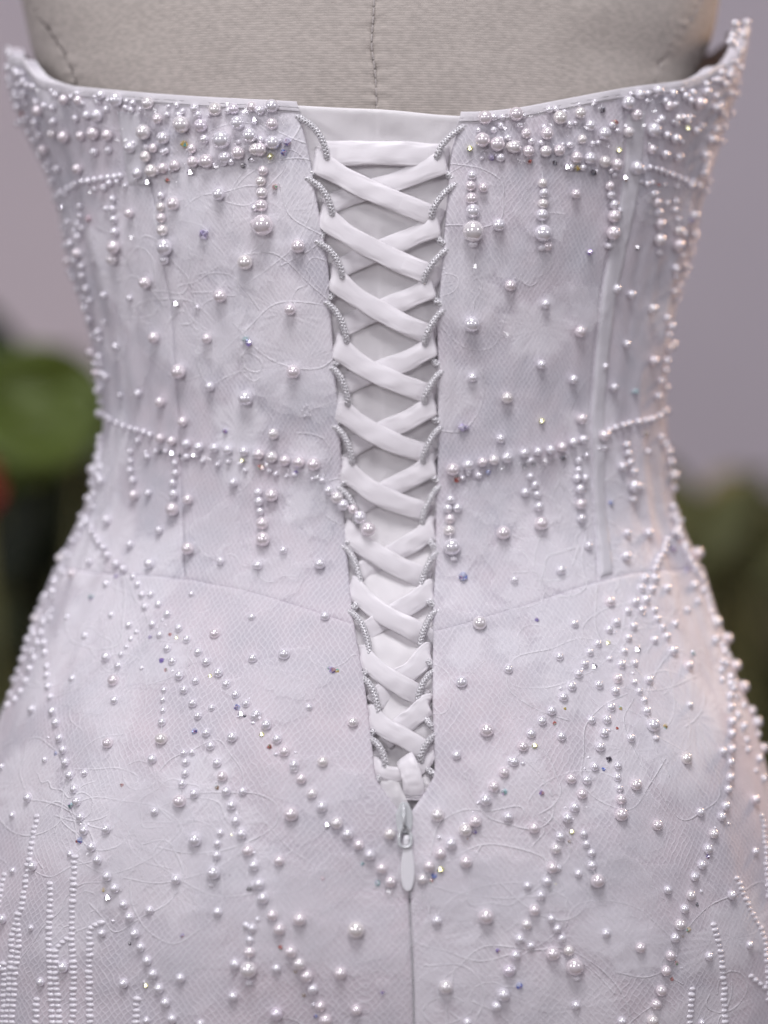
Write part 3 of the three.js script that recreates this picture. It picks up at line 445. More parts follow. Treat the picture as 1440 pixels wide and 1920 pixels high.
P(480, 480, [[192, 300, 32], [210, 650, 38], [97, 1000, 30], [15, 1115, 30], [88, 1130, 32], [160, 1152, 30], [240, 1160, 32], [325, 1172, 36], [85, 1345, 36], [10, 1330, 24], [410, 1320, 28], [455, 1360, 34], [490, 1400, 32], [545, 1425, 28], [1430, 165, 30], [1215, 385, 42], [1220, 685, 26], [1415, 798, 32], [1378, 1028, 26], [1108, 1200, 36], [1195, 1178, 32], [1275, 1160, 28], [1340, 1148, 30], [1415, 1135, 32], [1135, 1418, 26], [270, 850, 7], [285, 840, 7], [300, 860, 7], [262, 870, 7], [290, 885, 7], [275, 900, 7], [305, 895, 7]]);
C(480, 480, 'clear', [[1232, 68, 30], [1405, 445, 30], [370, 1255, 28], [285, 1230, 26], [120, 1200, 26], [180, 1215, 26], [60, 1180, 24], [1190, 1245, 26], [1260, 1225, 24], [1390, 1195, 24]]); C(480, 480, 'red', [[25, 1188, 18], [1130, 1258, 18]]); C(480, 480, 'violet', [[222, 1222, 18], [1185, 965, 16]]); C(480, 480, 'blue', [[1310, 1218, 14]]); C(480, 480, 'lilac', [[1160, 965, 22]]);
P(960, 480, [[192, 270, 26], [390, 425, 32], [165, 610, 26], [350, 695, 26], [400, 915, 30], [597, 185, 24], [683, 218, 24], [800, 300, 28], [650, 495, 22], [790, 588, 28], [530, 622, 18], [580, 740, 24], [810, 788, 22], [860, 740, 22], [900, 500, 28], [1025, 10, 22], [1065, 10, 20], [920, 70, 24], [5, 155, 18], [70, 1108, 26], [145, 1100, 24], [215, 1090, 26], [283, 1075, 28], [350, 1048, 26], [408, 1032, 26], [525, 1010, 32], [768, 1100, 18], [980, 60, 22], [1000, 110, 20], [940, 170, 22], [955, 210, 18]]);
strand(960, 480, 20, 11, [[555, 980], [620, 955], [700, 935], [745, 925], [800, 910], [850, 875], [925, 868]]);
drop(960, 480, [[380, 1152, 22], [378, 1205, 22], [370, 1250, 24], [415, 1250, 24], [385, 1310, 26], [390, 1395, 30]]);
drop(960, 480, [[105, 1240, 20], [132, 1288, 22], [75, 1330, 24], [145, 1342, 22], [155, 1408, 26]]);
drop(960, 480, [[650, 1062, 20], [658, 1110, 22], [668, 1160, 22], [622, 1185, 24], [688, 1212, 24], [692, 1295, 34], [725, 1300, 20]], [685, 1370, 20]);
drop(960, 480, [[830, 1020, 18], [855, 1060, 22], [880, 1100, 24], [885, 1160, 24], [900, 1235, 30], [910, 1305, 26]]);
drop(480, 480, [[1095, 1370, 26], [1080, 1420, 26], [1092, 1478, 28], [1088, 1543, 32], [1103, 1635, 48]], [1112, 1705, 20]);
C(960, 480, 'teal', [[690, 765, 18]]); C(960, 480, 'yellow', [[168, 928, 18]]); C(960, 480, 'brown', [[750, 1000, 14]]); C(960, 480, 'dark', [[125, 1170, 12], [290, 1135, 14], [70, 1182, 14]]); C(960, 480, 'blue', [[560, 1390, 14]]); C(960, 480, 'clear', [[240, 1150, 26], [180, 1165, 26], [340, 1120, 26], [440, 1080, 24]]);
P(0, 960, [[595, 45, 26], [895, 102, 22], [725, 180, 22], [1055, 205, 36], [835, 290, 28], [1235, 272, 22], [500, 280, 20], [415, 350, 28], [595, 405, 22], [1075, 460, 18], [1415, 590, 22], [625, 578, 20], [1205, 680, 28], [1420, 820, 26], [1435, 300, 20], [725, 635, 22], [1100, 948, 22], [1188, 1098, 20], [1305, 1265, 28], [1033, 1355, 20], [1078, 1350, 20], [1043, 1405, 22], [645, 1058, 24], [595, 815, 28], [797, 878, 16], [478, 698, 22], [410, 940, 22], [608, 1300, 30], [188, 1115, 26], [290, 605, 20], [383, 595, 18], [165, 890, 24], [450, 85, 24], [345, 262, 28], [390, 250, 20], [300, 450, 26], [270, 480, 24], [240, 500, 28], [225, 555, 24], [200, 600, 28], [190, 660, 24], [165, 720, 26], [145, 775, 24], [125, 830, 24], [95, 890, 22], [70, 940, 24], [50, 1020, 22], [35, 1085, 24], [255, 1395, 18], [15, 1435, 20], [440, 20, 20], [420, 90, 18], [858, 1390, 26]]);
P(0, 960, [[550, 170, 20], [580, 200, 22], [600, 243, 22], [645, 288, 22], [688, 318, 22], [745, 362, 20], [775, 408, 22], [848, 465, 22], [890, 518, 22], [940, 572, 24], [1003, 650, 24], [1048, 712, 24], [1115, 785, 24], [1160, 842, 24], [1225, 900, 26], [1270, 962, 26], [1325, 1025, 24], [1385, 1078, 22], [1435, 1150, 24]]);
P(0, 960, [[800, 468, 22], [815, 535, 22], [855, 630, 22], [897, 690, 22], [940, 765, 24], [968, 838, 24], [1007, 920, 26], [1035, 1000, 24], [1083, 1075, 24], [1112, 1145, 22], [1158, 1240, 24], [1183, 1315, 24], [1220, 1410, 24]]);
strand(0, 960, 18, 5, [[480, 45], [500, 60], [525, 110], [540, 145]]);
drop(0, 960, [[765, 675, 16], [735, 715, 16], [710, 760, 16], [682, 802, 18], [665, 865, 24], [635, 945, 32]]);
drop(0, 960, [[922, 1000, 18], [915, 1055, 18], [915, 1115, 18], [910, 1180, 24], [905, 1275, 34]]);
P(0, 960, [[243, 605, 24], [245, 685, 24], [255, 742, 24], [260, 795, 22], [265, 870, 22], [268, 920, 22], [278, 985, 24], [290, 1045, 22], [308, 1128, 26], [325, 1190, 26], [340, 1275, 24], [360, 1340, 24], [372, 1410, 24]]);
C(0, 960, 'teal', [[515, 480, 20]]); C(0, 960, 'lilac', [[655, 360, 16], [845, 705, 16]]); C(0, 960, 'red', [[955, 688, 14], [935, 890, 14]]); C(0, 960, 'yellow', [[990, 705, 14], [465, 70, 16], [1180, 920, 14]]); C(0, 960, 'violet', [[908, 835, 18]]); C(0, 960, 'blue', [[1335, 1100, 18], [1092, 1235, 18], [320, 1360, 14]]); C(0, 960, 'white', [[1355, 1142, 20]]); C(0, 960, 'dark', [[1380, 1150, 12]]); C(0, 960, 'clear', [[1060, 850, 24], [830, 600, 22], [1030, 1110, 22], [1160, 1385, 22]]);
P(480, 960, [[10, 298, 26], [152, 215, 22], [358, 290, 30], [585, 28, 36], [632, 95, 40], [388, 590, 26], [160, 805, 32], [298, 1100, 20], [545, 1180, 28], [5, 1140, 26], [60, 1200, 28], [120, 1280, 26], [162, 1350, 28], [215, 1425, 28], [375, 1405, 28], [1393, 115, 38], [1258, 625, 38], [1417, 888, 26], [1155, 958, 32], [1297, 1228, 36], [1128, 1370, 24], [1430, 1400, 20]]);
drop(480, 480, [[15, 1380, 26], [20, 1435, 22], [32, 1502, 34], [35, 1590, 40]]);
C(480, 960, 'violet', [[430, 895, 20]]); C(480, 960, 'gold', [[456, 900, 14]]); C(480, 960, 'teal', [[412, 885, 14]]); C(480, 960, 'blue', [[1165, 362, 24]]); C(480, 960, 'red', [[78, 1325, 16]]); C(480, 960, 'yellow', [[35, 1255, 16]]);
P(960, 960, [[168, 62, 38], [395, 35, 24], [650, 120, 22], [775, 115, 26], [435, 188, 22], [638, 250, 26], [278, 325, 26], [15, 380, 20], [548, 505, 30], [348, 630, 24], [262, 818, 24], [490, 970, 26], [448, 1168, 24], [280, 1260, 26], [870, 430, 26], [1000, 545, 20], [915, 630, 22], [800, 720, 22], [775, 940, 26], [1000, 1085, 20], [985, 1385, 32], [672, 1270, 24], [1178, 1350, 24], [547, 825, 18], [682, 905, 12], [690, 850, 20], [1035, 235, 38], [970, 190, 26], [1148, 620, 36], [1205, 715, 34], [1140, 720, 26], [1265, 865, 36], [1310, 985, 36], [1375, 1185, 34], [1345, 1120, 26], [1415, 1330, 30], [1180, 945, 18], [992, 865, 28]]);
strand(960, 960, 22, 11, [[908, -30], [925, 30], [935, 85], [900, 140], [862, 205], [830, 260], [800, 320]]); strand(960, 960, 22, 12, [[985, 240], [1035, 350], [1085, 430], [1105, 520], [1125, 580]]);
P(960, 960, [[740, 375, 24], [718, 432, 24], [685, 510, 26], [645, 560, 24], [583, 620, 26], [545, 660, 24], [482, 740, 24], [435, 790, 24], [403, 857, 24], [370, 912, 26], [333, 982, 26], [288, 1042, 26], [222, 1118, 26], [168, 1175, 26], [105, 1248, 26], [60, 1320, 28], [10, 1405, 26]]);
P(960, 960, [[797, 378, 26], [778, 438, 24], [748, 495, 26], [722, 555, 24], [678, 645, 24], [650, 708, 24], [628, 783, 22], [615, 855, 26], [595, 935, 28], [580, 1005, 26], [560, 1095, 26], [535, 1165, 26], [520, 1240, 26], [500, 1318, 28], [470, 1430, 24], [600, 1425, 22]]);
drop(960, 960, [[795, 555, 22], [812, 602, 22], [843, 650, 22], [868, 700, 24], [908, 778, 30]]);
drop(960, 960, [[690, 955, 20], [720, 1005, 22], [747, 1055, 22], [762, 1115, 26], [800, 1195, 38]], [812, 1270, 20]);
P(960, 960, [[1190, 785, 26], [1195, 855, 24], [1222, 930, 24], [1225, 970, 24], [1225, 1035, 24], [1228, 1098, 24], [1228, 1182, 26], [1225, 1250, 26], [1228, 1335, 26], [1222, 1410, 24]]);
C(960, 960, 'white', [[705, 772, 20], [460, 870, 20]]); C(960, 960, 'teal', [[1018, 795, 18]]); C(960, 960, 'violet', [[138, 610, 16], [925, 205, 14]]); C(960, 960, 'yellow', [[125, 1320, 18], [540, 735, 16]]); C(960, 960, 'red', [[238, 1190, 14], [590, 1218, 12]]); C(960, 960, 'dark', [[550, 1388, 18]]); C(960, 960, 'gold', [[610, 1105, 14], [865, 1205, 16], [295, 1108, 12]]); C(960, 960, 'lilac', [[988, 325, 16]]); C(960, 960, 'clear', [[100, 1090, 26], [640, 990, 22], [250, 55, 24], [910, 850, 22]]);
P(0, 1440, [[395, 42, 26], [480, 28, 20], [145, 165, 26], [62, 265, 20], [422, 120, 24], [440, 190, 26], [460, 278, 24], [480, 352, 26], [605, 345, 26], [525, 445, 26], [405, 485, 20], [557, 517, 26], [190, 552, 26], [70, 578, 20], [605, 610, 26], [643, 678, 26], [688, 770, 24], [720, 842, 24], [835, 802, 22], [15, 850, 26], [183, 898, 18], [752, 935, 26], [565, 932, 22], [787, 1010, 24], [825, 1085, 26], [355, 1120, 30], [860, 1160, 26], [690, 1215, 26], [893, 1242, 26], [1015, 1182, 26], [230, 1203, 24], [930, 1320, 26], [970, 1410, 26], [825, 1420, 20], [1130, 1435, 22], [1222, 812, 24], [985, 628, 26], [870, 245, 22], [1090, 142, 26], [1248, 45, 28], [1270, 128, 26], [1300, 208, 26], [1365, 130, 22], [1322, 295, 24], [1355, 372, 28], [1390, 465, 30], [1425, 552, 28], [1092, 405, 36], [1430, 660, 24], [1385, 885, 20], [1322, 1102, 28], [1312, 1282, 26], [5, 1120, 20]]);
drop(0, 1440, [[1040, 28, 22], [1022, 88, 24], [1005, 185, 36]]);
drop(0, 1440, [[1235, 365, 20], [1220, 425, 20], [1215, 492, 24], [1195, 590, 36]], [1185, 660, 16]);
drop(0, 1440, [[1420, 900, 24], [1407, 965, 22], [1405, 1032, 30], [1400, 1130, 44]], [1405, 1205, 20]);
C(0, 1440, 'white', [[605, 730, 22]]); C(0, 1440, 'gold', [[587, 685, 14]]); C(0, 1440, 'blue', [[460, 408, 18]]); C(0, 1440, 'red', [[692, 97, 14], [445, 415, 12]]); C(0, 1440, 'violet', [[1025, 942, 14]]); C(0, 1440, 'dark', [[728, 990, 14], [1400, 680, 16], [1290, 605, 10]]); C(0, 1440, 'teal', [[410, 215, 18]]); C(0, 1440, 'yellow', [[820, 1225, 16], [1300, 375, 10]]); C(0, 1440, 'brown', [[1220, 110, 14]]); C(0, 1440, 'clear', [[1190, 50, 20], [1380, 600, 20]]);
P(480, 1440, [[215, 5, 24], [255, 62, 28], [315, 145, 28], [370, 218, 30], [198, 260, 38], [455, 310, 32], [515, 372, 30], [578, 432, 28], [640, 490, 30], [707, 568, 30], [757, 642, 32], [753, 372, 30], [130, 522, 28], [15, 655, 30], [38, 732, 32], [92, 825, 30], [245, 850, 36], [132, 905, 32], [12, 850, 16], [562, 912, 44], [198, 1030, 32], [245, 1098, 32], [287, 1168, 32], [118, 1123, 24], [320, 1242, 28], [475, 1152, 32], [362, 1340, 28], [325, 1330, 14], [115, 1382, 34], [565, 1360, 28], [390, 1420, 34], [1395, 25, 28], [1338, 105, 30], [1292, 180, 32], [1235, 300, 32], [1178, 348, 34], [1420, 275, 26], [1098, 425, 30], [1037, 480, 30], [973, 552, 30], [937, 625, 28], [1182, 528, 32], [1020, 265, 36], [1018, 860, 26], [1297, 838, 40], [1068, 1230, 36], [1425, 1145, 30], [1395, 1280, 34], [1355, 1345, 26], [1188, 1430, 24]]);
C(480, 1440, 'white', [[400, 320, 18]]); C(480, 1440, 'yellow', [[1038, 572, 20]]); C(480, 1440, 'blue', [[1000, 605, 18], [335, 1395, 14]]); C(480, 1440, 'red', [[985, 635, 14], [140, 1003, 16], [1188, 398, 10]]); C(480, 1440, 'teal', [[685, 650, 18], [598, 540, 14], [1395, 135, 18]]); C(480, 1440, 'clear', [[712, 1240, 34], [740, 700, 28], [1330, 250, 28], [600, 130, 30], [600, 95, 14], [375, 595, 24], [120, 965, 24]]); C(480, 1440, 'pink', [[375, 620, 14]]); C(480, 1440, 'violet', [[1230, 360, 15], [1360, 1030, 14], [715, 1255, 14]]); C(480, 1440, 'brown', [[225, 1140, 14], [270, 1275, 14]]);
P(960, 1440, [[335, 60, 28], [425, 65, 26], [705, 92, 32], [398, 145, 28], [355, 220, 26], [315, 280, 28], [127, 338, 28], [275, 385, 26], [255, 455, 28], [232, 562, 30], [265, 565, 20], [200, 640, 26], [165, 720, 26], [90, 665, 22], [130, 802, 30], [87, 885, 28], [48, 968, 26], [25, 1060, 26], [110, 1005, 22], [10, 1135, 18], [380, 595, 22], [235, 1050, 36], [532, 932, 24], [718, 1008, 28], [875, 685, 24], [825, 320, 30], [1065, 248, 24], [1220, 55, 26], [1208, 122, 24], [1195, 215, 26], [1175, 275, 26], [1135, 370, 28], [1110, 455, 28], [1078, 545, 26], [1037, 612, 26], [1015, 718, 28], [1072, 695, 14], [975, 793, 26], [945, 882, 30], [915, 955, 26], [888, 1055, 28], [862, 1138, 28], [835, 1250, 30], [808, 1328, 28], [790, 1420, 30], [1110, 1060, 24], [1232, 715, 26], [1330, 995, 22], [1355, 180, 30], [365, 1340, 24], [618, 1425, 24], [1365, 470, 22], [1070, 1435, 20], [1415, 60, 22]]);
drop(960, 1440, [[598, 50, 22], [608, 112, 22], [617, 175, 28], [615, 262, 36]]);
drop(960, 1440, [[405, 370, 22], [420, 428, 22], [448, 478, 22], [452, 548, 26], [485, 635, 38]]);
drop(960, 1440, [[225, 852, 22], [260, 908, 22], [285, 962, 22], [325, 1032, 28], [358, 1122, 46]], [372, 1190, 18]);
C(960, 1440, 'violet', [[165, 140, 16], [1105, 500, 14]]); C(960, 1440, 'yellow', [[340, 362, 16], [250, 655, 10]]); C(960, 1440, 'brown', [[325, 415, 12], [955, 945, 12]]); C(960, 1440, 'blue', [[45, 1230, 20], [520, 5, 14]]); C(960, 1440, 'dark', [[220, 690, 12], [1045, 770, 14]]); C(960, 1440, 'gold', [[990, 910, 16]]); C(960, 1440, 'red', [[920, 1095, 14], [893, 1185, 14]]); C(960, 1440, 'clear', [[315, 410, 24], [525, 245, 18], [1240, 1290, 18], [410, 220, 22]]);

for (const [pts, n, w] of [[[[112, 400], [135, 500], [168, 610], [188, 740]], 16, 18], [[[180, 850], [158, 960], [112, 1060], [78, 1150], [40, 1250], [6, 1320]], 30, 22], [[[1312, 390], [1286, 490], [1264, 600], [1250, 730]], 16, 18], [[[1268, 960], [1308, 1050], [1338, 1150], [1372, 1250], [1410, 1350], [1436, 1450]], 30, 24], [[[20, 130], [30, 200], [55, 260], [90, 340]], 16, 20], [[[1384, 130], [1372, 200], [1350, 270], [1326, 350]], 16, 20], [[[1374, 90], [1384, 66], [1390, 40]], 9, 14]]) {
  const cv = new THREE.CatmullRomCurve3(pts.map(([x, y]) => V(x, y, 0)));   // beads along the flanks
  for (let i = 0; i < n; i++) { const p = cv.getPointAt(clamp((i + rand() * 0.8) / n, 0, 1)), inward = p.x < 720 ? 1 : -1; bead(0, 0, (p.x + inward * rand() * w) * 3, p.y * 3, 15 + 11 * rand()); }
}
for (const pts of [[[180, 1000], [300, 1150], [420, 1270], [560, 1440], [690, 1600]], [[270, 1120], [330, 1260], [400, 1400], [450, 1560], [560, 1790]], [[1220, 1070], [1110, 1230], [1030, 1330], [930, 1480], [830, 1590]], [[1200, 1130], [1160, 1290], [1080, 1480], [1020, 1680], [970, 1830]], [[90, 1270], [130, 1460], [190, 1640], [280, 1840]], [[1368, 1300], [1366, 1480], [1310, 1660], [1230, 1900]]]) {
  const cv = new THREE.CatmullRomCurve3(pts.map(([x, y]) => V(x, y, 0)));   // glassy and tiny beads between the pearls of the long rows
  for (let i = 0; i < 17; i++) { const p = cv.getPointAt(rand()), x = (p.x + (rand() - 0.5) * 36) * 3, y = (p.y + (rand() - 0.5) * 20) * 3; if (i % 3) bead(0, 0, x, y, 8 + 6 * rand(), null, 'glass'); else C(0, 0, 'clear', [[x, y, 16 + 8 * rand()]]); }
}
{ // glassy beads crowding under the beaded rows
  const rows = [[[200, 205], [330, 215], [480, 205]], [[215, 262], [330, 285], [480, 262], [540, 262]], [[120, 365], [230, 345], [330, 318], [530, 296]], [[890, 290], [1010, 304], [1110, 318], [1180, 335], [1300, 350]], [[900, 240], [1060, 235], [1180, 240], [1290, 225]], [[920, 262], [1080, 268], [1200, 262], [1300, 262]], [[280, 845], [400, 865], [500, 884], [610, 896]], [[850, 895], [950, 876], [1060, 858], [1180, 832]], [[30, 180], [110, 200], [190, 195]], [[1210, 190], [1290, 190], [1350, 170]], [[30, 130], [80, 168], [200, 186], [340, 196], [520, 208]], [[880, 226], [1000, 216], [1120, 192], [1240, 172], [1320, 158], [1372, 110], [1386, 70]]];
  for (const pts of rows) { const cv = new THREE.CatmullRomCurve3(pts.map(([x, y]) => V(x, y, 0))), n = Math.round(cv.getLength() / 15); for (let i = 0; i <= n; i++) { const p = cv.getPointAt(i / n), x = (p.x + (rand() - 0.5) * 14) * 3, y = (p.y + (rand() - 0.5) * 12) * 3, q = rand(); if (q < 0.55) C(0, 0, 'clear', [[x, y, 20 + 8 * rand()]]); else bead(0, 0, x, y, 12 + 9 * rand(), null, q < 0.8 ? 'pearl' : 'glass'); } }
}
// the 300 largest beads are meshes of their own, the rest one joined part; copies share geometry and materials
const mat4 = new THREE.Matrix4(), quat = new THREE.Quaternion();
{
  const ranked = beads.map((b, i) => ({ ...b, i })).sort((a, b) => b.r - a.r), rest = [[], [], [], [], []]; let count = 0;
  for (const b of ranked) {
    const tone = Math.floor(rand() * rand() * 5);
    if (b.kind === 'milk') { const o = mesh('milky_bead', ball, M.milk, b.owner ?? gown); o.position.copy(b.p); o.scale.set(b.r, b.r * 0.8, b.r); continue; }
    if (b.kind === 'glass') { rest[0].push(ball.clone().applyMatrix4(mat4.makeScale(b.r, b.r * 0.9, b.r).setPosition(b.p))); continue; }
    if (count < 300) { count++; const o = mesh('pearl', ball, M.pearl[tone], b.owner ?? gown); o.position.copy(b.p); o.scale.set(b.r, b.r * (0.94 + 0.1 * rand()), b.r * (0.97 + 0.05 * rand())); o.rotation.set(rand() * 3, rand() * 3, 0); } else rest[tone].push(ball.clone().applyMatrix4(mat4.makeScale(b.r, b.r, b.r).setPosition(b.p)));
  }
  const joined = rest.flat(), o = mesh('small_pearls', mergeGeometries(joined), M.pearl[1], gown, 'stuff');
  console.log('beads', beads.length, 'crystals', gems.length, 'joined', joined.length);
}
{
  const bicone = (() => { const a = new THREE.LatheGeometry([[0, 1], [0.32, 0.92], [1, 0.12], [1, -0.12], [0.32, -0.92], [0, -1]].map(([x, y]) => new THREE.Vector2(x, y)), 7).toNonIndexed(); a.computeVertexNormals(); return a; })();
  const cut = {};
  for (const [tone, m] of Object.entries(M.gem)) {
    const g = cut[tone] = bicone.clone(), c = m.userData.c, n = g.attributes.position.count, col = [];
    if (!c) continue;
    for (let f = 0; f < n; f += 3) { const q = rand(), k = q < 0.33 ? c : q < 0.45 ? c.map((v) => v * 0.5) : q < 0.88 ? c.map((v) => 0.4 * v + 0.55) : [c[2] * 0.8 + 0.1, c[0] * 0.7 + 0.15, c[1] * 0.8 + 0.2]; for (let e = 0; e < 3; e++) col.push(...k); }
    g.setAttribute('color', new THREE.Float32BufferAttribute(col, 3));
  }
  const key = V(...LAMPS[0][0]), ceil = V(...LAMPS[1][0]);
  for (const g of gems) {
    const clear = g.tone === 'clear', o = mesh(clear ? 'clear_crystal' : 'crystal', cut[g.tone], M.gem[g.tone], gown); o.position.copy(g.p); o.scale.setScalar(g.r * (clear ? 0.9 : 1.1));
    if (g.tone === 'white' || g.tone === 'yellow') {   // these ones lie so that one facet faces a lamp
      const half = camera.position.clone().sub(g.p).normalize().add((rand() < 0.7 ? key : ceil).clone().sub(g.p).normalize()).normalize();
      const t = Math.PI / 7, fn = V(0.8 * Math.sin(t), 0.68, 0.8 * Math.cos(t)).normalize(); o.quaternion.setFromUnitVectors(fn, half);
    } else o.rotation.set(rand() * 6, rand() * 6, rand() * 6);
  }
}
// matt white seed beads stitched in falling rows
{
  const small = new THREE.SphereGeometry(1, 12, 8), runs = [
    [0, 1440, [[210, 270], [190, 390], [150, 680], [130, 790], [82, 920], [70, 1100], [20, 1460]]], [0, 1440, [[110, 820], [112, 1000], [92, 1150], [62, 1460]]], [0, 1440, [[295, 650], [290, 850], [285, 1000], [292, 1150], [300, 1460]]],
    [0, 1440, [[435, 500], [425, 650], [410, 850], [410, 1000], [415, 1150], [405, 1460]]], [0, 1440, [[570, 870], [512, 905], [505, 1000], [500, 1200], [502, 1460]]], [0, 1440, [[385, 960], [330, 1010], [320, 1150], [342, 1460]]], [0, 1440, [[215, 1300], [205, 1460]]], [0, 1440, [[770, 1300], [765, 1460]]], [0, 1440, [[22, 600], [0, 760], [-30, 900]]], [0, 1440, [[30, 1100], [10, 1460]]],
    [960, 1440, [[1130, 880], [1165, 1000], [1190, 1200], [1200, 1460]]], [960, 1440, [[1005, 1240], [990, 1460]]], [960, 1440, [[1255, 620], [1340, 820], [1400, 930], [1420, 1100], [1425, 1300]]], [960, 1440, [[1385, 270], [1410, 500], [1432, 720]]], [960, 1440, [[1335, 1170], [1430, 1255]]],
  ];
  for (const [ox, oy, pts] of runs) {
    const cv = new THREE.CatmullRomCurve3(pts.map(([x, y]) => V(x, y, 0)), false, 'centripetal'), n = Math.round(cv.getLength() / 31), gs = [];
    for (let i = 0; i <= n; i++) { const p = cv.getPointAt(i / n), h = spot(ox + (p.x + (rand() - 0.5) * 7) / 3, oy + p.y / 3, 0.0008); if (!h) continue; const r = 0.0021 * (0.88 + 0.24 * rand()); quat.setFromUnitVectors(V(0, 1, 0), V(0.35 * (rand() - 0.5), 1, 0.1 * (rand() - 0.5)).normalize()); gs.push(small.clone().applyMatrix4(mat4.compose(h.p, quat, V(r, r * 0.56, r * 0.8)))); }
    mesh('seed_bead_row', mergeGeometries(gs), M.milk, gown, 'stuff');
  }
}
// organza petals and raised outline cords sewn on the lace
{
  const r = rng(402);
  const spots = [[560, 700, 62], [450, 470, 60], [380, 420, 50], [520, 1060, 70], [430, 1030, 55], [600, 960, 50], [930, 920, 60], [1010, 430, 62], [1060, 600, 60], [900, 1000, 55], [1010, 1060, 60], [900, 1220, 60], [1180, 900, 60], [1000, 1350, 70], [610, 1480, 60], [560, 1700, 70], [640, 1760, 90], [460, 1640, 80], [340, 1600, 80], [300, 1480, 70], [860, 1620, 60], [930, 1720, 80], [1080, 1680, 60], [1190, 1640, 80], [1160, 1540, 60], [1230, 1770, 80], [700, 1600, 50], [230, 1330, 70], [330, 1260, 60], [170, 1200, 60], [540, 1310, 70], [200, 1650, 70], [1100, 1230, 60], [1210, 1360, 60], [880, 1830, 80], [380, 1800, 80], [160, 420, 50], [1240, 420, 50], [240, 620, 60], [400, 650, 55], [180, 900, 50]];
  for (const [px, py, size] of spots) for (let k = 0; k < 2; k++) {
    const h = spot(px + (r() - 0.5) * size * 1.6, py + (r() - 0.5) * size * 1.6); if (!h) continue;
    const R = size * MM * (0.7 + 0.55 * r()), turn = r() * 6.28, st = 1.15 + 0.7 * r(), sd = r() * 50, A = 36, N = 7, pos = [], uv = [], idx = [], liftTo = 0.0003 + 0.0008 * r();
    for (let i = 0; i <= N; i++) for (let a = 0; a < A; a++) {
      const t = a / A * 6.283, e = 0.78 + 0.2 * n2(Math.cos(t) * 1.4 + sd, Math.sin(t) * 1.4) + 0.02 * n2(Math.cos(t) * 5 + sd, Math.sin(t) * 5), d = i / N * R * e, u = d * Math.cos(t) * st, v = d * Math.sin(t);
      const p = on(clamp(h.s + u * Math.cos(turn) - v * Math.sin(turn), -0.24, 0.24), h.y + u * Math.sin(turn) + v * Math.cos(turn), 0.0016 + liftTo * (i / N) ** 3 * (0.6 + 0.8 * n2(t * 1.2 + sd, 3)) + 0.0003 * n2(u * 300, v * 300)); pos.push(p.x, p.y, p.z); uv.push(u, v);
    }
    for (let i = 0; i < N; i++) for (let a = 0; a < A; a++) { const q = i * A + a, w = i * A + (a + 1) % A; idx.push(q, q + A, w, w, q + A, w + A); }
    const g = geo(pos, idx, uv); mesh('lace_petal', g, M.petal, gown);
  }
}

// ------------------------------------------------------------------ plants behind the gown
function leafGeo(L, W, cup, seed) {
  const N = 14, K = 8, pos = [], uv = [], idx = [];
  for (let i = 0; i <= N; i++) for (let j = -K; j <= K; j++) { const t = i / N, w = W * Math.pow(Math.sin(Math.PI * Math.pow(t, 0.75)), 0.8) * 0.5, u = j / K; pos.push(u * w, t * L, -cup * t * t * L + 0.25 * w * u * u + 0.004 * Math.abs(Math.sin(t * 30 + Math.abs(u) * 3)) * Math.abs(u) + 0.01 * n2(t * 3 + seed, u * 2)); uv.push(u, t); }
  const C2 = 2 * K + 1; for (let i = 0; i < N; i++) for (let j = 0; j < 2 * K; j++) { const a = i * C2 + j; idx.push(a, a + 1, a + C2, a + 1, a + C2 + 1, a + C2); }
  return geo(pos, idx, uv);
}
function leafMat(name, c) { const t = texture(128, 128, (i, j) => { const u = Math.abs(i / 64 - 1), v = j / 128, vein = Math.max(smooth(0.05, 0, u), 0.6 * smooth(0.8, 1, Math.cos((v - u * 0.35) * 60))), n = 1 + 0.2 * n2(i * 0.06, j * 0.06); return c.map((q) => toS(clamp(q * n * (1 + 0.5 * vein), 0, 1))); }, true); return new THREE.MeshPhysicalMaterial({ name, map: t, roughness: 0.5, transmission: 0.15, thickness: 0, side: THREE.DoubleSide }); }
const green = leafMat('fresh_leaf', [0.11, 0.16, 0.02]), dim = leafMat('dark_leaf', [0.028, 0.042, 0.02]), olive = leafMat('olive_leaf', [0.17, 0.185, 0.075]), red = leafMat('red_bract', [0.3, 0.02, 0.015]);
function plant(name, label, at, leaves, potC, potR) {
  const g = thing(name, label, 'plant', at), [x, y, z] = at;
  mesh('pot', new THREE.LatheGeometry([[0, 0], [potR * 0.72, 0], [potR * 0.78, 0.01], [potR, 0.3], [potR * 1.06, 0.31], [potR * 1.06, 0.345], [potR * 0.95, 0.345], [potR * 0.93, 0.3], [0, 0.3]].map(([a, b]) => new THREE.Vector2(a, b)), 40), new THREE.MeshStandardMaterial({ name: 'pot_clay', color: new THREE.Color().setRGB(...potC), roughness: 0.7 }), g);
  leaves.forEach(([lx, ly, lz, L, W, tilt, spin, lean, m, kind], i) => {
    const base = V(lx - x, ly, lz - z), o = mesh(kind ?? 'leaf', leafGeo(L, W, 0.25, i), m, g); o.position.copy(base); o.rotation.set(lean, spin, tilt, 'YXZ');
    const st = new THREE.CatmullRomCurve3([V((rand() - 0.5) * 0.06, 0.29, (rand() - 0.5) * 0.06), V(base.x * 0.35, ly * 0.65, base.z * 0.4), base]); mesh('stem', new THREE.TubeGeometry(st, 16, 0.004, 6), olive, g);
  });
}
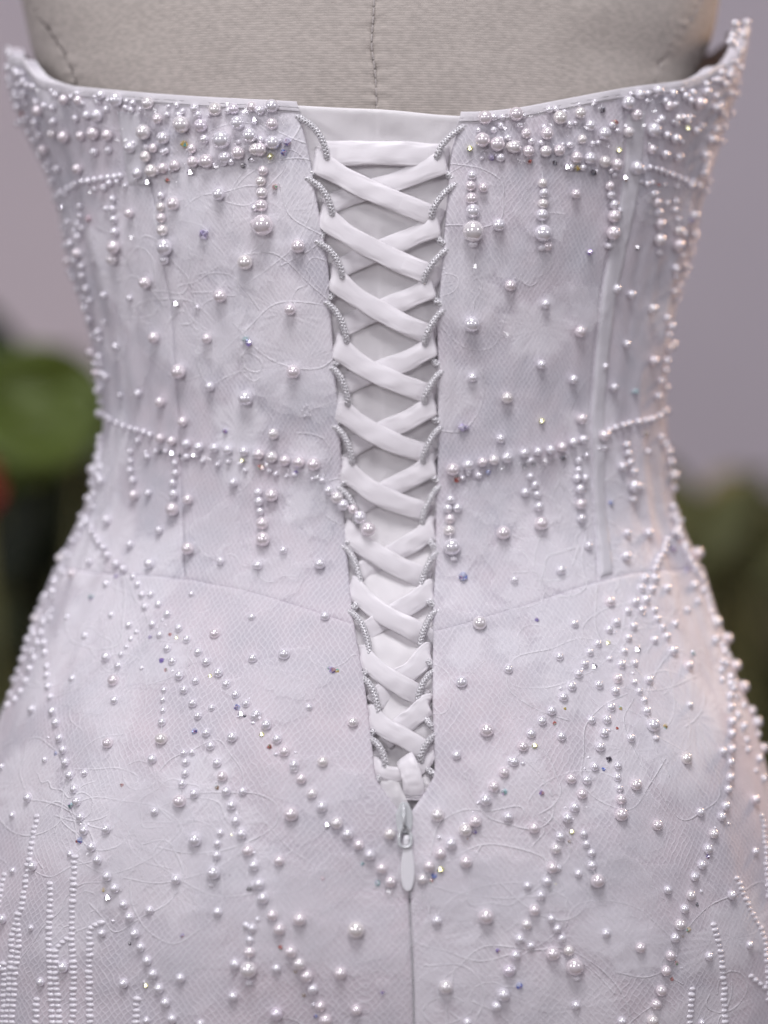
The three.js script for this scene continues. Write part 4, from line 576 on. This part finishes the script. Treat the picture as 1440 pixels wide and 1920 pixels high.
// place of a photograph pixel at a distance from the lens
const far = (px, py, dist) => [(px - 720) * MM * dist, EYE + (960 - py) * MM * dist, 1 - dist];
const LF = (px, py, dist, L, W, tilt, spin, lean, m, kind) => [...far(px, py, dist), L, W, tilt, spin, lean, m, kind];
{
  const l = [LF(215, 755, 1.75, 0.15, 0.1, 1.62, 0.15, 0.1, green), LF(150, 800, 1.8, 0.14, 0.085, 1.75, 0.2, -0.1, green), LF(-60, 790, 1.85, 0.12, 0.09, 1.2, 0.1, 0.1, green), LF(-30, 975, 1.7, 0.07, 0.06, 0.5, -0.1, 0.0, red, 'red_bract')];
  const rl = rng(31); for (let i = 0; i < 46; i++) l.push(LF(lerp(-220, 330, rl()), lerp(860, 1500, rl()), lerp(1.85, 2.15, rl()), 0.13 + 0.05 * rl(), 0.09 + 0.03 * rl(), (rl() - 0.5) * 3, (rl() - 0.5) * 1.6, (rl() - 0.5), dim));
  plant('potted_plant', 'broad leaved green potted plant with a red bract, left behind the gown', [far(60, 0, 1.95)[0], 0, -0.95], l, [0.09, 0.06, 0.05], 0.17);
  const q = [], rr = rng(92);
  for (let i = 0; i < 12; i++) q.push(LF(lerp(1250, 1420, rr()), lerp(1000, 1150, rr()), lerp(2.0, 2.2, rr()), 0.12 + 0.04 * rr(), 0.05 + 0.02 * rr(), (rr() - 0.5) * 2.4, (rr() - 0.5) * 1.4, (rr() - 0.5), olive));
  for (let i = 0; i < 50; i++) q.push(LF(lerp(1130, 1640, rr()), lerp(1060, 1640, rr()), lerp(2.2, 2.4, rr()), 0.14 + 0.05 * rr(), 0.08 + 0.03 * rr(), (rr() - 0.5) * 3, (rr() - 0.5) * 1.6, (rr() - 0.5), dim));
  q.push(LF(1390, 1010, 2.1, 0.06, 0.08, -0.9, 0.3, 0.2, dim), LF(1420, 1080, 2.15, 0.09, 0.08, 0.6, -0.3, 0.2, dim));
  plant('potted_plant', 'olive green bushy potted plant, right behind the gown', [far(1390, 0, 2.2)[0], 0, -1.22], q, [0.12, 0.1, 0.09], 0.2);
}
renderer.render(scene, camera);
